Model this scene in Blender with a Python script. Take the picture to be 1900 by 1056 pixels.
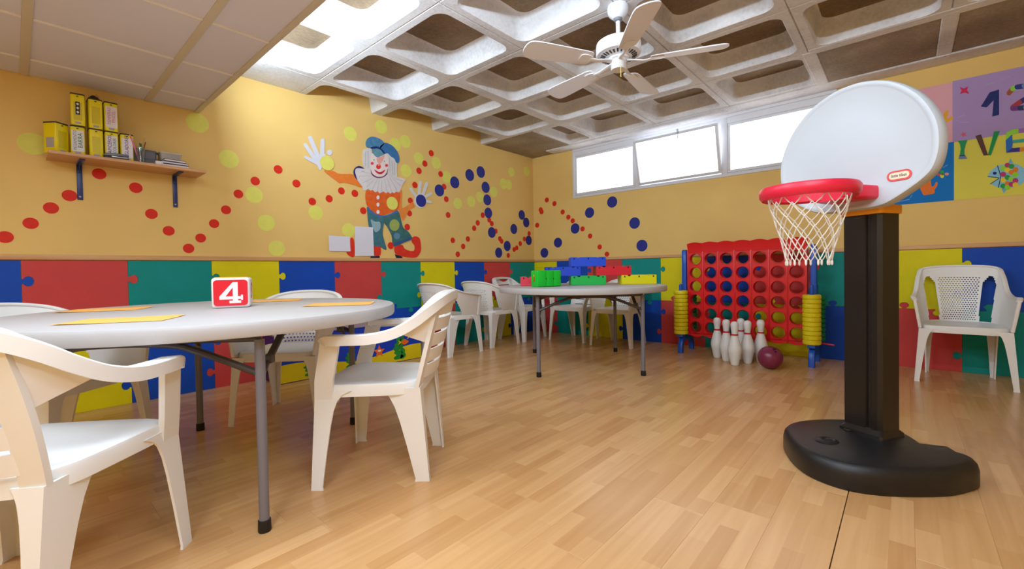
import bpy, bmesh, math, random
from mathutils import Vector, Matrix
random.seed(7)
R = math.radians
for o in list(bpy.data.objects): bpy.data.objects.remove(o)
scene = bpy.context.scene
COL = scene.collection

# ------------------------------------------------------------------ camera
CAM = Vector((-5.0857, -4.0719, 0.8848)); YAW, PIT, ROL = R(41.5966), R(-1.0756), R(-1.0007)
FPX, CX, CY = 822.78, 950.0, 517.45
FW = Vector((math.cos(YAW)*math.cos(PIT), math.sin(YAW)*math.cos(PIT), math.sin(PIT)))
_r = Vector((math.sin(YAW), -math.cos(YAW), 0)); _u = _r.cross(FW)
RT = _r*math.cos(ROL) + _u*math.sin(ROL); UP = -_r*math.sin(ROL) + _u*math.cos(ROL)
cd = bpy.data.cameras.new('camera'); cam = bpy.data.objects.new('camera', cd); COL.objects.link(cam)
cd.sensor_width = 36; cd.lens = 36*FPX/1900; cd.shift_y = (CY-528)/1900; cd.clip_start = 0.02
m3 = Matrix((RT, UP, -FW)).transposed()
cam.matrix_world = Matrix.Translation(CAM) @ m3.to_4x4()
scene.camera = cam
scene.view_settings.view_transform = 'Standard'; scene.view_settings.look = 'None'
scene.view_settings.gamma = 1; scene.view_settings.use_curve_mapping = False
scene.view_settings.exposure = 0.22

def ray(px, py): return FW + RT*((px-CX)/FPX) - UP*((py-CY)/FPX)
def hit(px, py, ax, v):
    d = ray(px, py); t = (v-CAM[ax])/d[ax]; return CAM + d*t
def on_left(px, py, y=0.0): return hit(px, py, 1, y)
def on_right(px, py, x=0.0): return hit(px, py, 0, x)
def on_z(px, py, z=0.0): return hit(px, py, 2, z)

# ------------------------------------------------------------------ world and large lights
w = bpy.data.worlds.new('world'); scene.world = w; w.use_nodes = True
w.node_tree.nodes['Background'].inputs[0].default_value = (0.75, 0.85, 1.0, 1); w.node_tree.nodes['Background'].inputs[1].default_value = 1.2
def area(name, loc, sx, sy, power, color=(1, .96, .9), rot=(0, 0, 0)):
    l = bpy.data.lights.new(name, 'AREA'); l.shape = 'RECTANGLE'; l.size = sx; l.size_y = sy; l.energy = power; l.color = color
    o = bpy.data.objects.new(name, l); COL.objects.link(o); o.location = loc; o.rotation_euler = rot; return o
Z_SUS, X_EDGE, H = 2.1435, -4.098, 2.5136      # suspended ceiling height, its edge, concrete ceiling height
PANELS = [(-4.705, -2.37), (-4.705, -4.14), (-5.30, -3.25), (-5.30, -5.0), (-5.9, -2.0), (-5.9, -4.14)]  # added panels out of view that fill the room with light
for x, y in PANELS: area('fill_light', (x, y, Z_SUS-0.016), .5, .5, 14, (.66, .83, 1.0))
COVES = [-1.05, -2.65, -4.25]          # strip lights on the outer face of the suspended ceiling's edge
for y in COVES: area('cove_light', (X_EDGE+.075, y, 2.335), .035, 1.15, 20, (.70, .86, 1.0), (0, R(-97), 0))
WINDOW_GLOW = 1.7

# ------------------------------------------------------------------ materials
def lin(c):
    return tuple(((v/255)/12.92 if v/255 <= .04045 else ((v/255+.055)/1.055)**2.4) for v in c) + (1,)
MATS = {}
def mat(name, rgb, rough=.5, spec=.5, var=.0, vscale=6, bump=0, bscale=60, metal=0, coat=0, emit=0, trans=0, alpha=1):
    if name in MATS: return MATS[name]
    m = bpy.data.materials.new(name); m.use_nodes = True; nt = m.node_tree; b = nt.nodes['Principled BSDF']
    b.inputs['Base Color'].default_value = lin(rgb); b.inputs['Roughness'].default_value = rough
    b.inputs['Specular IOR Level'].default_value = spec; b.inputs['Metallic'].default_value = metal
    b.inputs['Coat Weight'].default_value = coat; b.inputs['Transmission Weight'].default_value = trans; b.inputs['Alpha'].default_value = alpha
    if emit:
        b.inputs['Emission Color'].default_value = lin(rgb); b.inputs['Emission Strength'].default_value = emit
    tc = nt.nodes.new('ShaderNodeTexCoord')
    if var:
        n = nt.nodes.new('ShaderNodeTexNoise'); n.inputs['Scale'].default_value = vscale; n.inputs['Detail'].default_value = 5
        nt.links.new(tc.outputs['Object'], n.inputs['Vector'])
        mx = nt.nodes.new('ShaderNodeMix'); mx.data_type = 'RGBA'
        mx.inputs[6].default_value = lin(tuple(max(0, v*(1-var)) for v in rgb)); mx.inputs[7].default_value = lin(tuple(min(255, v*(1+var)) for v in rgb))
        nt.links.new(n.outputs['Fac'], mx.inputs[0]); nt.links.new(mx.outputs[2], b.inputs['Base Color'])
    if bump:
        n2 = nt.nodes.new('ShaderNodeTexNoise'); n2.inputs['Scale'].default_value = bscale; n2.inputs['Detail'].default_value = 4
        nt.links.new(tc.outputs['Object'], n2.inputs['Vector'])
        bp = nt.nodes.new('ShaderNodeBump'); bp.inputs['Strength'].default_value = bump; bp.inputs['Distance'].default_value = .004
        nt.links.new(n2.outputs['Fac'], bp.inputs['Height']); nt.links.new(bp.outputs[0], b.inputs['Normal'])
    MATS[name] = m; return m
def wood(name, c1, c2, rough=.35, axis='X', strips=0, coat=0):
    if name in MATS: return MATS[name]
    m = bpy.data.materials.new(name); m.use_nodes = True; nt = m.node_tree; b = nt.nodes['Principled BSDF']; N = nt.nodes.new; L = nt.links.new
    tc = N('ShaderNodeTexCoord'); oi = N('ShaderNodeObjectInfo')
    sep = N('ShaderNodeSeparateXYZ'); L(tc.outputs['Object'], sep.inputs[0])
    mp = N('ShaderNodeMapping'); mp.inputs['Scale'].default_value = (1.6, 34, 34) if axis == 'X' else (34, 1.6, 34)
    add = N('ShaderNodeVectorMath'); add.operation = 'ADD'
    off = N('ShaderNodeCombineXYZ'); mul = N('ShaderNodeMath'); mul.operation = 'MULTIPLY'; mul.inputs[1].default_value = 37
    L(oi.outputs['Random'], mul.inputs[0]); L(mul.outputs[0], off.inputs[0]); L(mul.outputs[0], off.inputs[2])
    L(tc.outputs['Object'], add.inputs[0]); L(off.outputs[0], add.inputs[1]); L(add.outputs[0], mp.inputs['Vector'])
    n = N('ShaderNodeTexNoise'); n.inputs['Scale'].default_value = 1.0; n.inputs['Detail'].default_value = 6; n.inputs['Distortion'].default_value = .6
    L(mp.outputs[0], n.inputs['Vector'])
    fac = n.outputs['Fac']
    if strips:
        # block-strip laminate: three strips per board, each strip cut into random-length blocks
        def M(op, a, bv):
            q = N('ShaderNodeMath'); q.operation = op
            for i, v in enumerate((a, bv)):
                if v is None: continue
                if isinstance(v, (int, float)): q.inputs[i].default_value = v
                else: L(v, q.inputs[i])
            return q.outputs[0]
        sy = M('FLOOR', M('DIVIDE', M('ADD', sep.outputs[1], 10*strips), strips), None)
        sx = M('FLOOR', M('ADD', M('DIVIDE', sep.outputs[0], .36), M('MULTIPLY', sy, 0.37)), None)
        cv = N('ShaderNodeCombineXYZ'); L(sx, cv.inputs[0]); L(sy, cv.inputs[1]); L(mul.outputs[0], cv.inputs[2])
        wn = N('ShaderNodeTexWhiteNoise'); wn.noise_dimensions = '3D'; L(cv.outputs[0], wn.inputs['Vector'])
        fac = M('ADD', M('MULTIPLY', n.outputs['Fac'], .6), M('MULTIPLY', wn.outputs['Value'], .42))
        fac = M('SUBTRACT', fac, .0)
    rp = N('ShaderNodeValToRGB'); rp.color_ramp.elements[0].position = .22; rp.color_ramp.elements[1].position = .8
    rp.color_ramp.elements[0].color = lin(c1); rp.color_ramp.elements[1].color = lin(c2)
    L(fac, rp.inputs[0]); L(rp.outputs[0], b.inputs['Base Color']); b.inputs['Roughness'].default_value = rough; b.inputs['Coat Weight'].default_value = coat
    bp = N('ShaderNodeBump'); bp.inputs['Strength'].default_value = .06; bp.inputs['Distance'].default_value = .002
    L(n.outputs['Fac'], bp.inputs['Height']); L(bp.outputs[0], b.inputs['Normal'])
    MATS[name] = m; return m
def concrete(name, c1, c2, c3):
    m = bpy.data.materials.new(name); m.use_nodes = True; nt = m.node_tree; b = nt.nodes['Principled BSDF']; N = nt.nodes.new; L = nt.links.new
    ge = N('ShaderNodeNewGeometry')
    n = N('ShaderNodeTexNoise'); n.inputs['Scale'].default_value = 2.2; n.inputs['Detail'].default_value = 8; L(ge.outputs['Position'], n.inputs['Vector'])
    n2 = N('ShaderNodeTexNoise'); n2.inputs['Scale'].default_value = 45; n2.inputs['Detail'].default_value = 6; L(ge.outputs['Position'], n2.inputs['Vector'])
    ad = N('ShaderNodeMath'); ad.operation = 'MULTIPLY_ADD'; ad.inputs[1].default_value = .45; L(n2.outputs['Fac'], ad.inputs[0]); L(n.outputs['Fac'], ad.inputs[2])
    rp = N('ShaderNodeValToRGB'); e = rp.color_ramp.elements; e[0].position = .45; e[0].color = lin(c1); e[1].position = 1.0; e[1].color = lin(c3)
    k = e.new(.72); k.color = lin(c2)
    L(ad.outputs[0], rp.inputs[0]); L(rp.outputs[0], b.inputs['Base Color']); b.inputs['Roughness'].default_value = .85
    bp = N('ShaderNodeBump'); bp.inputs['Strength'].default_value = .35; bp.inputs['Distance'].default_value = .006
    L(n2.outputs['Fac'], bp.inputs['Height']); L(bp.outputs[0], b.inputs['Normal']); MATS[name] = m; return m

# ------------------------------------------------------------------ mesh helpers
def link(name, me, m=None, parent=None, loc=None, rot=None):
    o = bpy.data.objects.new(name, me); COL.objects.link(o)
    if m is not None:
        ms = m if isinstance(m, (list, tuple)) else [m]
        if len(me.materials) == 0:
            for q in ms: me.materials.append(q)
    if parent: o.parent = parent
    if loc is not None: o.location = loc
    if rot is not None: o.rotation_euler = rot
    return o
def finish(bm, name, smooth=35, recalc=True):
    if recalc: bmesh.ops.recalc_face_normals(bm, faces=bm.faces)
    me = bpy.data.meshes.new(name); bm.to_mesh(me); bm.free()
    if smooth:
        for p in me.polygons: p.use_smooth = True
        me.set_sharp_from_angle(angle=R(smooth))
    return me
def obj(name, bm, m, parent=None, loc=None, rot=None, smooth=35):
    return link(name, finish(bm, name, smooth), m, parent, loc, rot)
def empty(name, loc=(0, 0, 0), rz=0, parent=None):
    o = bpy.data.objects.new(name, None); COL.objects.link(o); o.location = loc; o.rotation_euler = (0, 0, rz); o.empty_display_size = .05
    if parent: o.parent = parent
    return o
def tag(o, label, cat, group=None):
    o['label'] = label; o['category'] = cat
    if group: o['group'] = group
    return o
def struct(o): o['kind'] = 'structure'; return o
def B(): return bmesh.new()
def box(bm, lo, hi, bev=0, seg=2, mi=0):
    lo = Vector(lo); hi = Vector(hi)
    vs = [bm.verts.new((x, y, z)) for x in (lo.x, hi.x) for y in (lo.y, hi.y) for z in (lo.z, hi.z)]
    fs = [bm.faces.new([vs[i] for i in f]) for f in ((0,1,3,2),(4,6,7,5),(0,4,5,1),(2,3,7,6),(0,2,6,4),(1,5,7,3))]
    for f in fs: f.material_index = mi
    if bev:
        es = list({e for f in fs for e in f.edges})
        bmesh.ops.bevel(bm, geom=es, offset=bev, segments=seg, profile=.5, affect='EDGES')
    return fs
def loft(bm, rings, closed=True, cap=True, mi=0):
    vr = [[bm.verts.new(p) for p in r] for r in rings]; n = len(rings[0])
    for a, b in zip(vr, vr[1:]):
        for i in range(n if closed else n-1):
            j = (i+1) % n
            f = bm.faces.new((a[i], a[j], b[j], b[i])); f.material_index = mi
    if cap and closed:
        bm.faces.new(list(reversed(vr[0]))).material_index = mi; bm.faces.new(vr[-1]).material_index = mi
    return vr
def lathe(bm, prof, n=24, cx=0, cy=0, cap=True, mi=0):
    loft(bm, [[(cx+r*math.cos(2*math.pi*i/n), cy+r*math.sin(2*math.pi*i/n), z) for i in range(n)] for r, z in prof], cap=cap, mi=mi)
def sweep(bm, path, prof, up=(0, 0, 1), cap=True, closed=False, mi=0, scales=None):
    P = [Vector(p) for p in path]; U = Vector(up); rings = []
    n = len(P)
    for i, p in enumerate(P):
        if closed: t = P[(i+1) % n]-P[i-1]
        else: t = P[min(i+1, n-1)]-P[max(i-1, 0)]
        t.normalize(); s = t.cross(U)
        if s.length < 1e-4: s = t.cross(Vector((0, 1, 0)))
        s.normalize(); v = s.cross(t); k = scales[i] if scales else 1
        rings.append([p + s*a*k + v*b*k for a, b in prof])
    if closed: rings.append(rings[0])
    loft(bm, rings, cap=cap and not closed, mi=mi)
def circ(r, n=10): return [(r*math.cos(2*math.pi*i/n), r*math.sin(2*math.pi*i/n)) for i in range(n)]
def rrect(w, h, r, n=3):
    out = []
    for cx, cy, a0 in ((w/2-r, h/2-r, 0), (-w/2+r, h/2-r, 90), (-w/2+r, -h/2+r, 180), (w/2-r, -h/2+r, 270)):
        for i in range(n+1):
            a = R(a0+90*i/n); out.append((cx+r*math.cos(a), cy+r*math.sin(a)))
    return out
def tube(bm, path, r, n=10, cap=True, mi=0, closed=False): sweep(bm, path, circ(r, n), cap=cap, mi=mi, closed=closed)
def prism(bm, poly, frame, t, mi=0, base=0.0):
    """poly: 2D points; frame: (origin, u, v, n); extruded from base to base+t along n"""
    o, u, v, nn = [Vector(q) for q in frame]
    a = [bm.verts.new(o+u*p[0]+v*p[1]+nn*base) for p in poly]; b = [bm.verts.new(o+u*p[0]+v*p[1]+nn*(base+t)) for p in poly]
    n = len(poly)
    f = bm.faces.new(b); f.material_index = mi; bm.faces.new(list(reversed(a))).material_index = mi
    for i in range(n): bm.faces.new((a[i], a[(i+1) % n], b[(i+1) % n], b[i])).material_index = mi
def spline(pts, sub=5, closed=True):
    n = len(pts); out = []; P = [Vector((p[0], p[1], p[2] if len(p) > 2 else 0)) for p in pts]
    for i in range(n if closed else n-1):
        p0 = P[(i-1) % n] if closed else P[max(i-1, 0)]; p1 = P[i]; p2 = P[(i+1) % n]; p3 = P[(i+2) % n] if closed else P[min(i+2, n-1)]
        for k in range(sub):
            t = k/sub
            out.append(.5*((2*p1)+(p2-p0)*t+(2*p0-5*p1+4*p2-p3)*t*t+(3*p1-p0-3*p2+p3)*t**3))
    if not closed: out.append(P[-1])
    return out
def s2(pts, sub=5, closed=True): return [(p.x, p.y) for p in spline(pts, sub, closed)]
def ell(cx, cy, rx, ry, n=20): return [(cx+rx*math.cos(2*math.pi*i/n), cy+ry*math.sin(2*math.pi*i/n)) for i in range(n)]
def capsule(x0, y0, x1, y1, r0, r1=None, n=6):
    r1 = r0 if r1 is None else r1; a = math.atan2(y1-y0, x1-x0)
    return [(x0+r0*math.cos(a+math.pi/2+math.pi*i/n), y0+r0*math.sin(a+math.pi/2+math.pi*i/n)) for i in range(n+1)] + \
           [(x1+r1*math.cos(a-math.pi/2+math.pi*i/n), y1+r1*math.sin(a-math.pi/2+math.pi*i/n)) for i in range(n+1)]
def copy_tree(o, parent=None):
    c = o.copy(); COL.objects.link(c); c.parent = parent
    for ch in list(o.children): copy_tree(ch, c)
    return c
def text_bm(s, size, font_scale=(1, 1), shear=0, extrude=.0006):
    cu = bpy.data.curves.new('txt', 'FONT'); cu.body = s; cu.size = size; cu.extrude = extrude; cu.align_x = 'CENTER'; cu.align_y = 'CENTER'; cu.shear = shear; cu.resolution_u = 2
    o = bpy.data.objects.new('txt', cu); COL.objects.link(o)
    dg = bpy.context.evaluated_depsgraph_get(); me = bpy.data.meshes.new_from_object(o.evaluated_get(dg))
    bm = B(); bm.from_mesh(me); bpy.data.objects.remove(o); bpy.data.meshes.remove(me)
    bmesh.ops.scale(bm, vec=(font_scale[0], font_scale[1], 1), verts=bm.verts); return bm
ORD = ['first', 'second', 'third', 'fourth', 'fifth', 'sixth', 'seventh', 'eighth', 'ninth', 'tenth', 'eleventh', 'twelfth']

# ------------------------------------------------------------------ colours
WALL = mat('ochre_wall_paint', (236, 199, 122), .75, .25, var=.035, vscale=2.5, bump=.08, bscale=90)
FOAM = {'b': mat('foam_blue', (10, 74, 186), .6, .3, var=.05, bump=.12, bscale=160), 'r': mat('foam_red', (208, 70, 68), .62, .3, var=.05, bump=.12, bscale=160),
        't': mat('foam_teal', (0, 146, 140), .6, .3, var=.05, bump=.12, bscale=160), 'y': mat('foam_yellow', (228, 216, 8), .6, .3, var=.04, bump=.12, bscale=160)}
RED = mat('dot_red', (222, 44, 22), .6, .3, var=.06, vscale=40); YEL = mat('dot_yellow', (230, 226, 108), .6, .3, var=.04, vscale=20); BLU = mat('dot_blue', (38, 48, 140), .6, .3, var=.08, vscale=40)
PINE = wood('pine_rail', (196, 142, 88), (222, 172, 118), .5)
WHITE = mat('white_plastic', (240, 238, 236), .38, .5, var=.012, vscale=3, bump=.02, bscale=200)
CONC = concrete('concrete_ceiling', (188, 185, 186), (220, 219, 222), (236, 236, 238))
CONC3 = concrete('concrete_shaded_brown', (112, 92, 70), (138, 116, 90), (166, 144, 116))  # coffer tops: their shade and warm floor bounce painted in as darker concrete
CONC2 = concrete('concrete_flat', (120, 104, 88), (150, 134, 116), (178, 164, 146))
FRAME = mat('window_aluminium', (226, 228, 236), .45, .5)

# ================================================================== STRUCTURE
X0, Y0, ZT = -6.8, -6.3, 2.95      # room extends behind the camera
# floor: base slab with laminate boards as parts
bm = B(); box(bm, (X0, Y0, -.06), (0, 0, -.009)); floor = struct(obj('floor', bm, mat('floor_screed', (92, 64, 40), .8), smooth=0))
BW = .18727; LAM = wood('laminate', (196, 144, 90), (222, 174, 120), .26, strips=BW/3)
bm = B(); box(bm, (0, 0, -.009), (1.2, BW, 0), bev=.0005, seg=1); plank_me = finish(bm, 'plank', 0); plank_me.materials.append(LAM)
k0 = -13; row = 0
for k in range(-13, 22):
    y = -3.907 + k*BW
    if y < Y0-.19 or y > -.02: continue
    row += 1; gap = .0032 if k in (0, 11) else .0002
    x = X0 - random.random()*1.2
    while x < -.001:
        a, b = max(x, X0), min(x+1.2, 0); yy = max(y, Y0); wy = min(y+BW, 0)-yy
        if b-a > .02 and wy > .01:
            o = bpy.data.objects.new('plank', plank_me); COL.objects.link(o); o.parent = floor
            o.location = (a, yy+gap, 0); o.scale = ((b-a-.0003)/1.2, (wy-gap)/BW, 1)
        x += 1.2
# walls
bm = B(); box(bm, (X0-.15, 0, -.06), (.15, .15, ZT)); wall_left = struct(obj('wall_left', bm, WALL, smooth=0))
WY0, WY1, WZ0, WZ1 = -3.60, -.695, 1.845, 2.505      # window opening in the right wall
bm = B()
box(bm, (0, Y0, -.06), (.25, WY0, ZT)); box(bm, (0, WY1, -.06), (.25, .15, ZT)); box(bm, (0, WY0, -.06), (.25, WY1, WZ0)); box(bm, (0, WY0, WZ1), (.25, WY1, ZT))
wall_right = struct(obj('wall_right', bm, WALL, smooth=0))
bm = B(); box(bm, (X0-.15, Y0-.15, -.06), (X0, 0, ZT)); struct(obj('wall_back', bm, WALL, smooth=0))
bm = B(); box(bm, (X0-.15, Y0-.15, -.06), (.15, Y0, ZT)); struct(obj('wall_front', bm, WALL, smooth=0))

# ---- foam puzzle tiles
TS = .5
def knob(r): # mushroom knob from (0,-a) to (0,a) pointing +x
    pts = [(0, -.6*r), (.35*r, -.62*r)]
    for i in range(9):
        a = R(-128+256*i/8); pts.append((1.15*r+1.0*r*math.cos(a)*.92, r*1.22*math.sin(a)))
    return pts + [(.35*r, .62*r), (0, .6*r)]
KR = .026
def edge(p, q, knobs):
    """points from p to q (p included); knobs: list of (fraction, sign); sign +1 = knob to the right of travel direction"""
    d = Vector((q[0]-p[0], q[1]-p[1])); L = d.length; d.normalize(); n = Vector((d.y, -d.x)); out = [p]
    for f, s in sorted(knobs):
        for kx, ky in knob(KR):
            out.append(tuple(Vector(p) + d*(L*f+ky) + n*(kx*s)))
    return out
def tile_poly(w, h, left, right, top, bottom):
    g = .0012
    A, Bq, C, D = (g, g), (w-g, g), (w-g, h-g), (g, h-g)
    return edge(A, Bq, bottom) + edge(Bq, C, right) + edge(C, D, top) + edge(D, A, left)
def tiles(wall, axis, colors_u, colors_l, first):
    # s runs along the wall to the viewer's right; index 0 tile is at the room corner
    n = len(colors_u)
    for rowi, cols in ((1, colors_u), (0, colors_l)):
        for i, c in enumerate(cols):
            d0 = 0 if i == 0 else first+(i-1)*TS; d1 = first+i*TS; wd = d1-d0
            near_corner_right = axis == 'L'        # left wall: corner lies to the right
            has_l = not (near_corner_right is False and i == 0); has_r = not (near_corner_right and i == 0)
            # vertical joints: upper knob goes left->right, lower knob right->left
            rk = [(.26, -1), (.74, 1)] if has_r else []      # travelling up the right edge
            lk = [(.26, -1), (.74, 1)] if has_l else []      # travelling down the left edge (.26 from the top)
            rk = [(1-.26, 1), (1-.74, -1)] if has_r else []
            lk = [(.26, -1), (.74, 1)] if has_l else []
            # horizontal joint: left knob goes up from lower tile, right knob comes down from upper tile
            a, b = (.30*1, .72)
            bk = [(a, -1), (b, 1)] if rowi == 1 else []
            tk = [(1-a, 1), (1-b, -1)] if rowi == 0 else []
            poly = tile_poly(wd, TS, lk, rk, tk, bk)
            bm = B(); z0 = rowi*TS
            if axis == 'L': fr = ((-d1, 0, z0), (1, 0, 0), (0, 0, 1), (0, -1, 0))
            else: fr = ((0, -d0, z0), (0, -1, 0), (0, 0, 1), (-1, 0, 0))
            if axis == 'R': pass
            prism(bm, poly, fr, .0115, base=.0)
            obj('foam_tile', bm, FOAM[c], wall, smooth=0)
tiles(wall_left, 'L', 'trbytrbytrbyt', 'byt' + 'rbytrbytrb', .549)
tiles(wall_right, 'R', 'ybrtybrtybrty', 'rtybrtybrtybr', .413)
# dado rails
bm = B(); box(bm, (X0, -.022, 1.003), (0, 0, 1.036), bev=.004); t1 = struct(obj('trim_1', bm, PINE))
bm = B(); box(bm, (-.033, .001, -.011), (0, 6.298, .011)); me = None; bm.free()
PINEY = wood('pine_rail_y', (206, 156, 106), (228, 182, 132), .5, axis='Y')
bm = B(); box(bm, (-.022, Y0, 1.003), (0, -.022, 1.036), bev=.004); struct(obj('trim_2', bm, PINEY))

# ---- painted dots (parts of their walls)
def dot(wall, px, py, ry, m, n=24, k=0):
    if wall is wall_left: c = on_left(px, py); nrm = Vector((0, -1, 0)); u = Vector((1, 0, 0))
    else: c = on_right(px, py); nrm = Vector((-1, 0, 0)); u = Vector((0, 1, 0))
    r = ry*((c-CAM).dot(FW))/FPX
    dot.n = getattr(dot, 'n', 0)+1
    bm = B(); prism(bm, ell(0, 0, r, r, n), (c, u, (0, 0, 1), nrm), .0012+.0005*k+.00006*(dot.n % 7)); obj('painted_dot', bm, m, wall, smooth=0)
for x, y, r in ((60.6,266.7,20),(366.7,228,18),(424.6,295,16.5),(471.6,362,15),(494.2,413.6,15),(513.5,460.8,14.5),(585.7,394.9,13.5),(647,427,13),(650,248.3,13),(707.3,235.5,12.5),(733.7,268,12),(752,262.5,12),(777,293.8,11),(753.6,317,12),(809.5,302.3,11),(829,328.7,11),(849.3,377.5,10.5),(874.3,374,10.5),(890.5,365.6,10),(916,356,10),(934,341,10),(943.6,342.6,9.5),(948.8,319.3,9),(977,318,8.5)):
    dot(wall_left, x, y, r, YEL)
for x, y, r in ((9.5,440,11),(57,414.4,10.5),(94.7,386,10.5),(129,363,10.5),(184,322.7,10),(252,348.5,9.7),(281,397,9.3),(313,428.4,9),(350,461,8.8),(372.3,441.7,8.4),(397.3,415,8.2),(419.3,389.4,8.2),(442.4,360,8),(473.5,336,8),(516,314.5,7.8),(550,340.6,7.3),(579.4,374,7),(610.7,368.8,6.8),(633.4,354.3,6.6),(658.4,359,6.7),(674,391,6.5),(755.6,421.3,6),(759.8,396,5.6),(761.3,372.2,5.6),(769.8,343.5,6),(777.4,317,6),(788.2,303.7,5.8),(800,284.4,5.8),(817.5,323,5.5),(823.8,346.6,5.5),(828,369.6,5.5),(831.4,399,5.5),(840,446,5.3),(849.3,471.9,5.3),(859.3,457.4,5.2),(868,443.5,5.2),(879.7,423.6,5.2),(886.3,413.6,5.2),(895.6,399.4,5.2),(907.6,408.2,5),(912.4,415,5),(919.8,429,5),(927.4,443,4.8),(930.6,447.7,4.8),(943,474,4.6),(953.9,463,4.6),(958.7,460,4.6),(965.2,452,4.6),(972.9,443.5,4.5),(981.7,433.5,4.5)):
    dot(wall_left, x, y, r, RED, 20, 1)
for x, y, r in ((815.2,353.4,11),(843.6,338.6,11),(871.5,325,11),(892,319.3,10.7),(901,347.7,10.4),(904,371,10.2),(906,395.2,10),(912.4,431.5,10),(925.2,469,9.5),(941,456.5,9.5),(953.3,425,9.4),(968,398.9,9),(976.3,413,9),(981,446,8.8)):
    dot(wall_left, x, y, r, BLU, 24, 2)
def z4(u, v): return 985+u/7.04, 340+v/7.04
for u, v in ((209,219),(308,267),(128,346),(140,374),(83,549),(416,376),(490,444),(547,491),(675,597),(774,690),(899,833),(994,927)):
    dot(wall_right, *z4(u, v), 4.7, RED, 20, 1)
for u, v, r in ((1062,246,10.4),(767,385,9.8),(1355,521,10.6),(578,592,9.6),(354,776,9.2),(177,910,9),(1451,815,10.8)):
    dot(wall_right, *z4(u, v), r, BLU, 24, 2)

# ---- waffle ceiling: one pan mesh per coffer
P = .7805; XL = -.21; YL = -.40; PITCH_Y = .7793
def coffer_mesh(cut=None):
    bm = B(); a, b = P/2, PITCH_Y/2; oh = .334
    def rr(hw, hh, r, z): return [(x, y, z) for x, y in rrect(2*hw, 2*hh, r, 6)]
    rings = [rr(oh, oh, .085, 0), rr(oh-.008, oh-.008, .085, .014), rr(oh-.024, oh-.024, .085, .12), rr(oh-.032, oh-.032, .085, .152), rr(oh-.048, oh-.048, .08, .166), rr(oh-.09, oh-.09, .06, .170)]
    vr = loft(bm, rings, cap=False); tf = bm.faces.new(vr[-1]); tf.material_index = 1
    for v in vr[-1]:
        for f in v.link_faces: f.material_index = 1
    # rib soffit: frame between cell border and opening, border edge slightly recessed as casting seam
    n = len(rings[0]); outer = []
    for x, y, z in rings[0]:
        k = min((a-.006)/abs(x) if abs(x) > 1e-6 else 9, (b-.006)/abs(y) if abs(y) > 1e-6 else 9); outer.append((x*k, y*k, 0))
    ov = [bm.verts.new(p) for p in outer]
    cs = {}
    for i in range(n):
        j = (i+1) % n
        p, q = ov[i].co, ov[j].co
        if abs(abs(p.x)-(a-.006)) < 1e-5 and abs(abs(q.x)-(a-.006)) > 1e-5 or abs(abs(p.y)-(b-.006)) < 1e-5 and abs(abs(q.y)-(b-.006)) > 1e-5:
            c = bm.verts.new((math.copysign(a-.006, p.x), math.copysign(b-.006, p.y), 0)); bm.faces.new((vr[0][i], ov[i], c, ov[j], vr[0][j]))
        else: bm.faces.new((vr[0][i], ov[i], ov[j], vr[0][j]))
    ed = [e for e in bm.edges if e.is_boundary and all(v.co.z < .001 for v in e.verts)]
    r = bmesh.ops.extrude_edge_only(bm, edges=ed); vs = [g for g in r['geom'] if isinstance(g, bmesh.types.BMVert)]
    bmesh.ops.translate(bm, vec=(0, 0, .012), verts=vs)
    for v in vs: v.co.x *= a/(a-.006); v.co.y *= b/(b-.006)
    if cut is not None:
        bmesh.ops.bisect_plane(bm, geom=bm.verts[:]+bm.edges[:]+bm.faces[:], plane_co=cut[0], plane_no=cut[1], clear_outer=True)
    return finish(bm, 'coffer', 40, recalc=True)
bm = B(); box(bm, (X_EDGE-.4, Y0, H+.24), (0, 0, H+.36)); ceiling = struct(obj('ceiling', bm, CONC, smooth=0))
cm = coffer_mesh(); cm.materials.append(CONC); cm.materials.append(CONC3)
yj = -(YL-.0)+0
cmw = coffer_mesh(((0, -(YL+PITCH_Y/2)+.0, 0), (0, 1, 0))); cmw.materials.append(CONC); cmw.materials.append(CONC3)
def cxy(i, j): return XL-(i+.5)*P, YL-(j+.5)*PITCH_Y
def flat(x0, x1, y0, y1, z=H, m=None):
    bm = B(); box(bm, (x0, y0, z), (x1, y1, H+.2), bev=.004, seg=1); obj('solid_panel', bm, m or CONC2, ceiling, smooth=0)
for i in range(0, 6):
    for j in range(-1, 8):
        x, y = cxy(i, j)
        if x-P/2 < X_EDGE-.9 or y-PITCH_Y/2 < Y0-.4: continue
        if i == 5: continue
        if j == -1 and i in (0, 4): flat(x-P/2, x+P/2, YL, 0, m=CONC if i == 4 else CONC2); continue  # panel beside the suspended ceiling: its lit look painted in with paler concrete
        if i == 0 and j >= 4: flat(x-P/2+.055, x+P/2, y-PITCH_Y/2+.045, y+PITCH_Y/2-.045); continue
        if i == 0 and j == 0:
            # half-length coffer next to the solid corner panel
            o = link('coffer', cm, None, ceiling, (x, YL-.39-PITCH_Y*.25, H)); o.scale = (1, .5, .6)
            flat(x-P/2, x+P/2, YL-.39, YL); continue
        link('coffer', cmw if j == -1 else cm, None, ceiling, (x, y, H))
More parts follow.
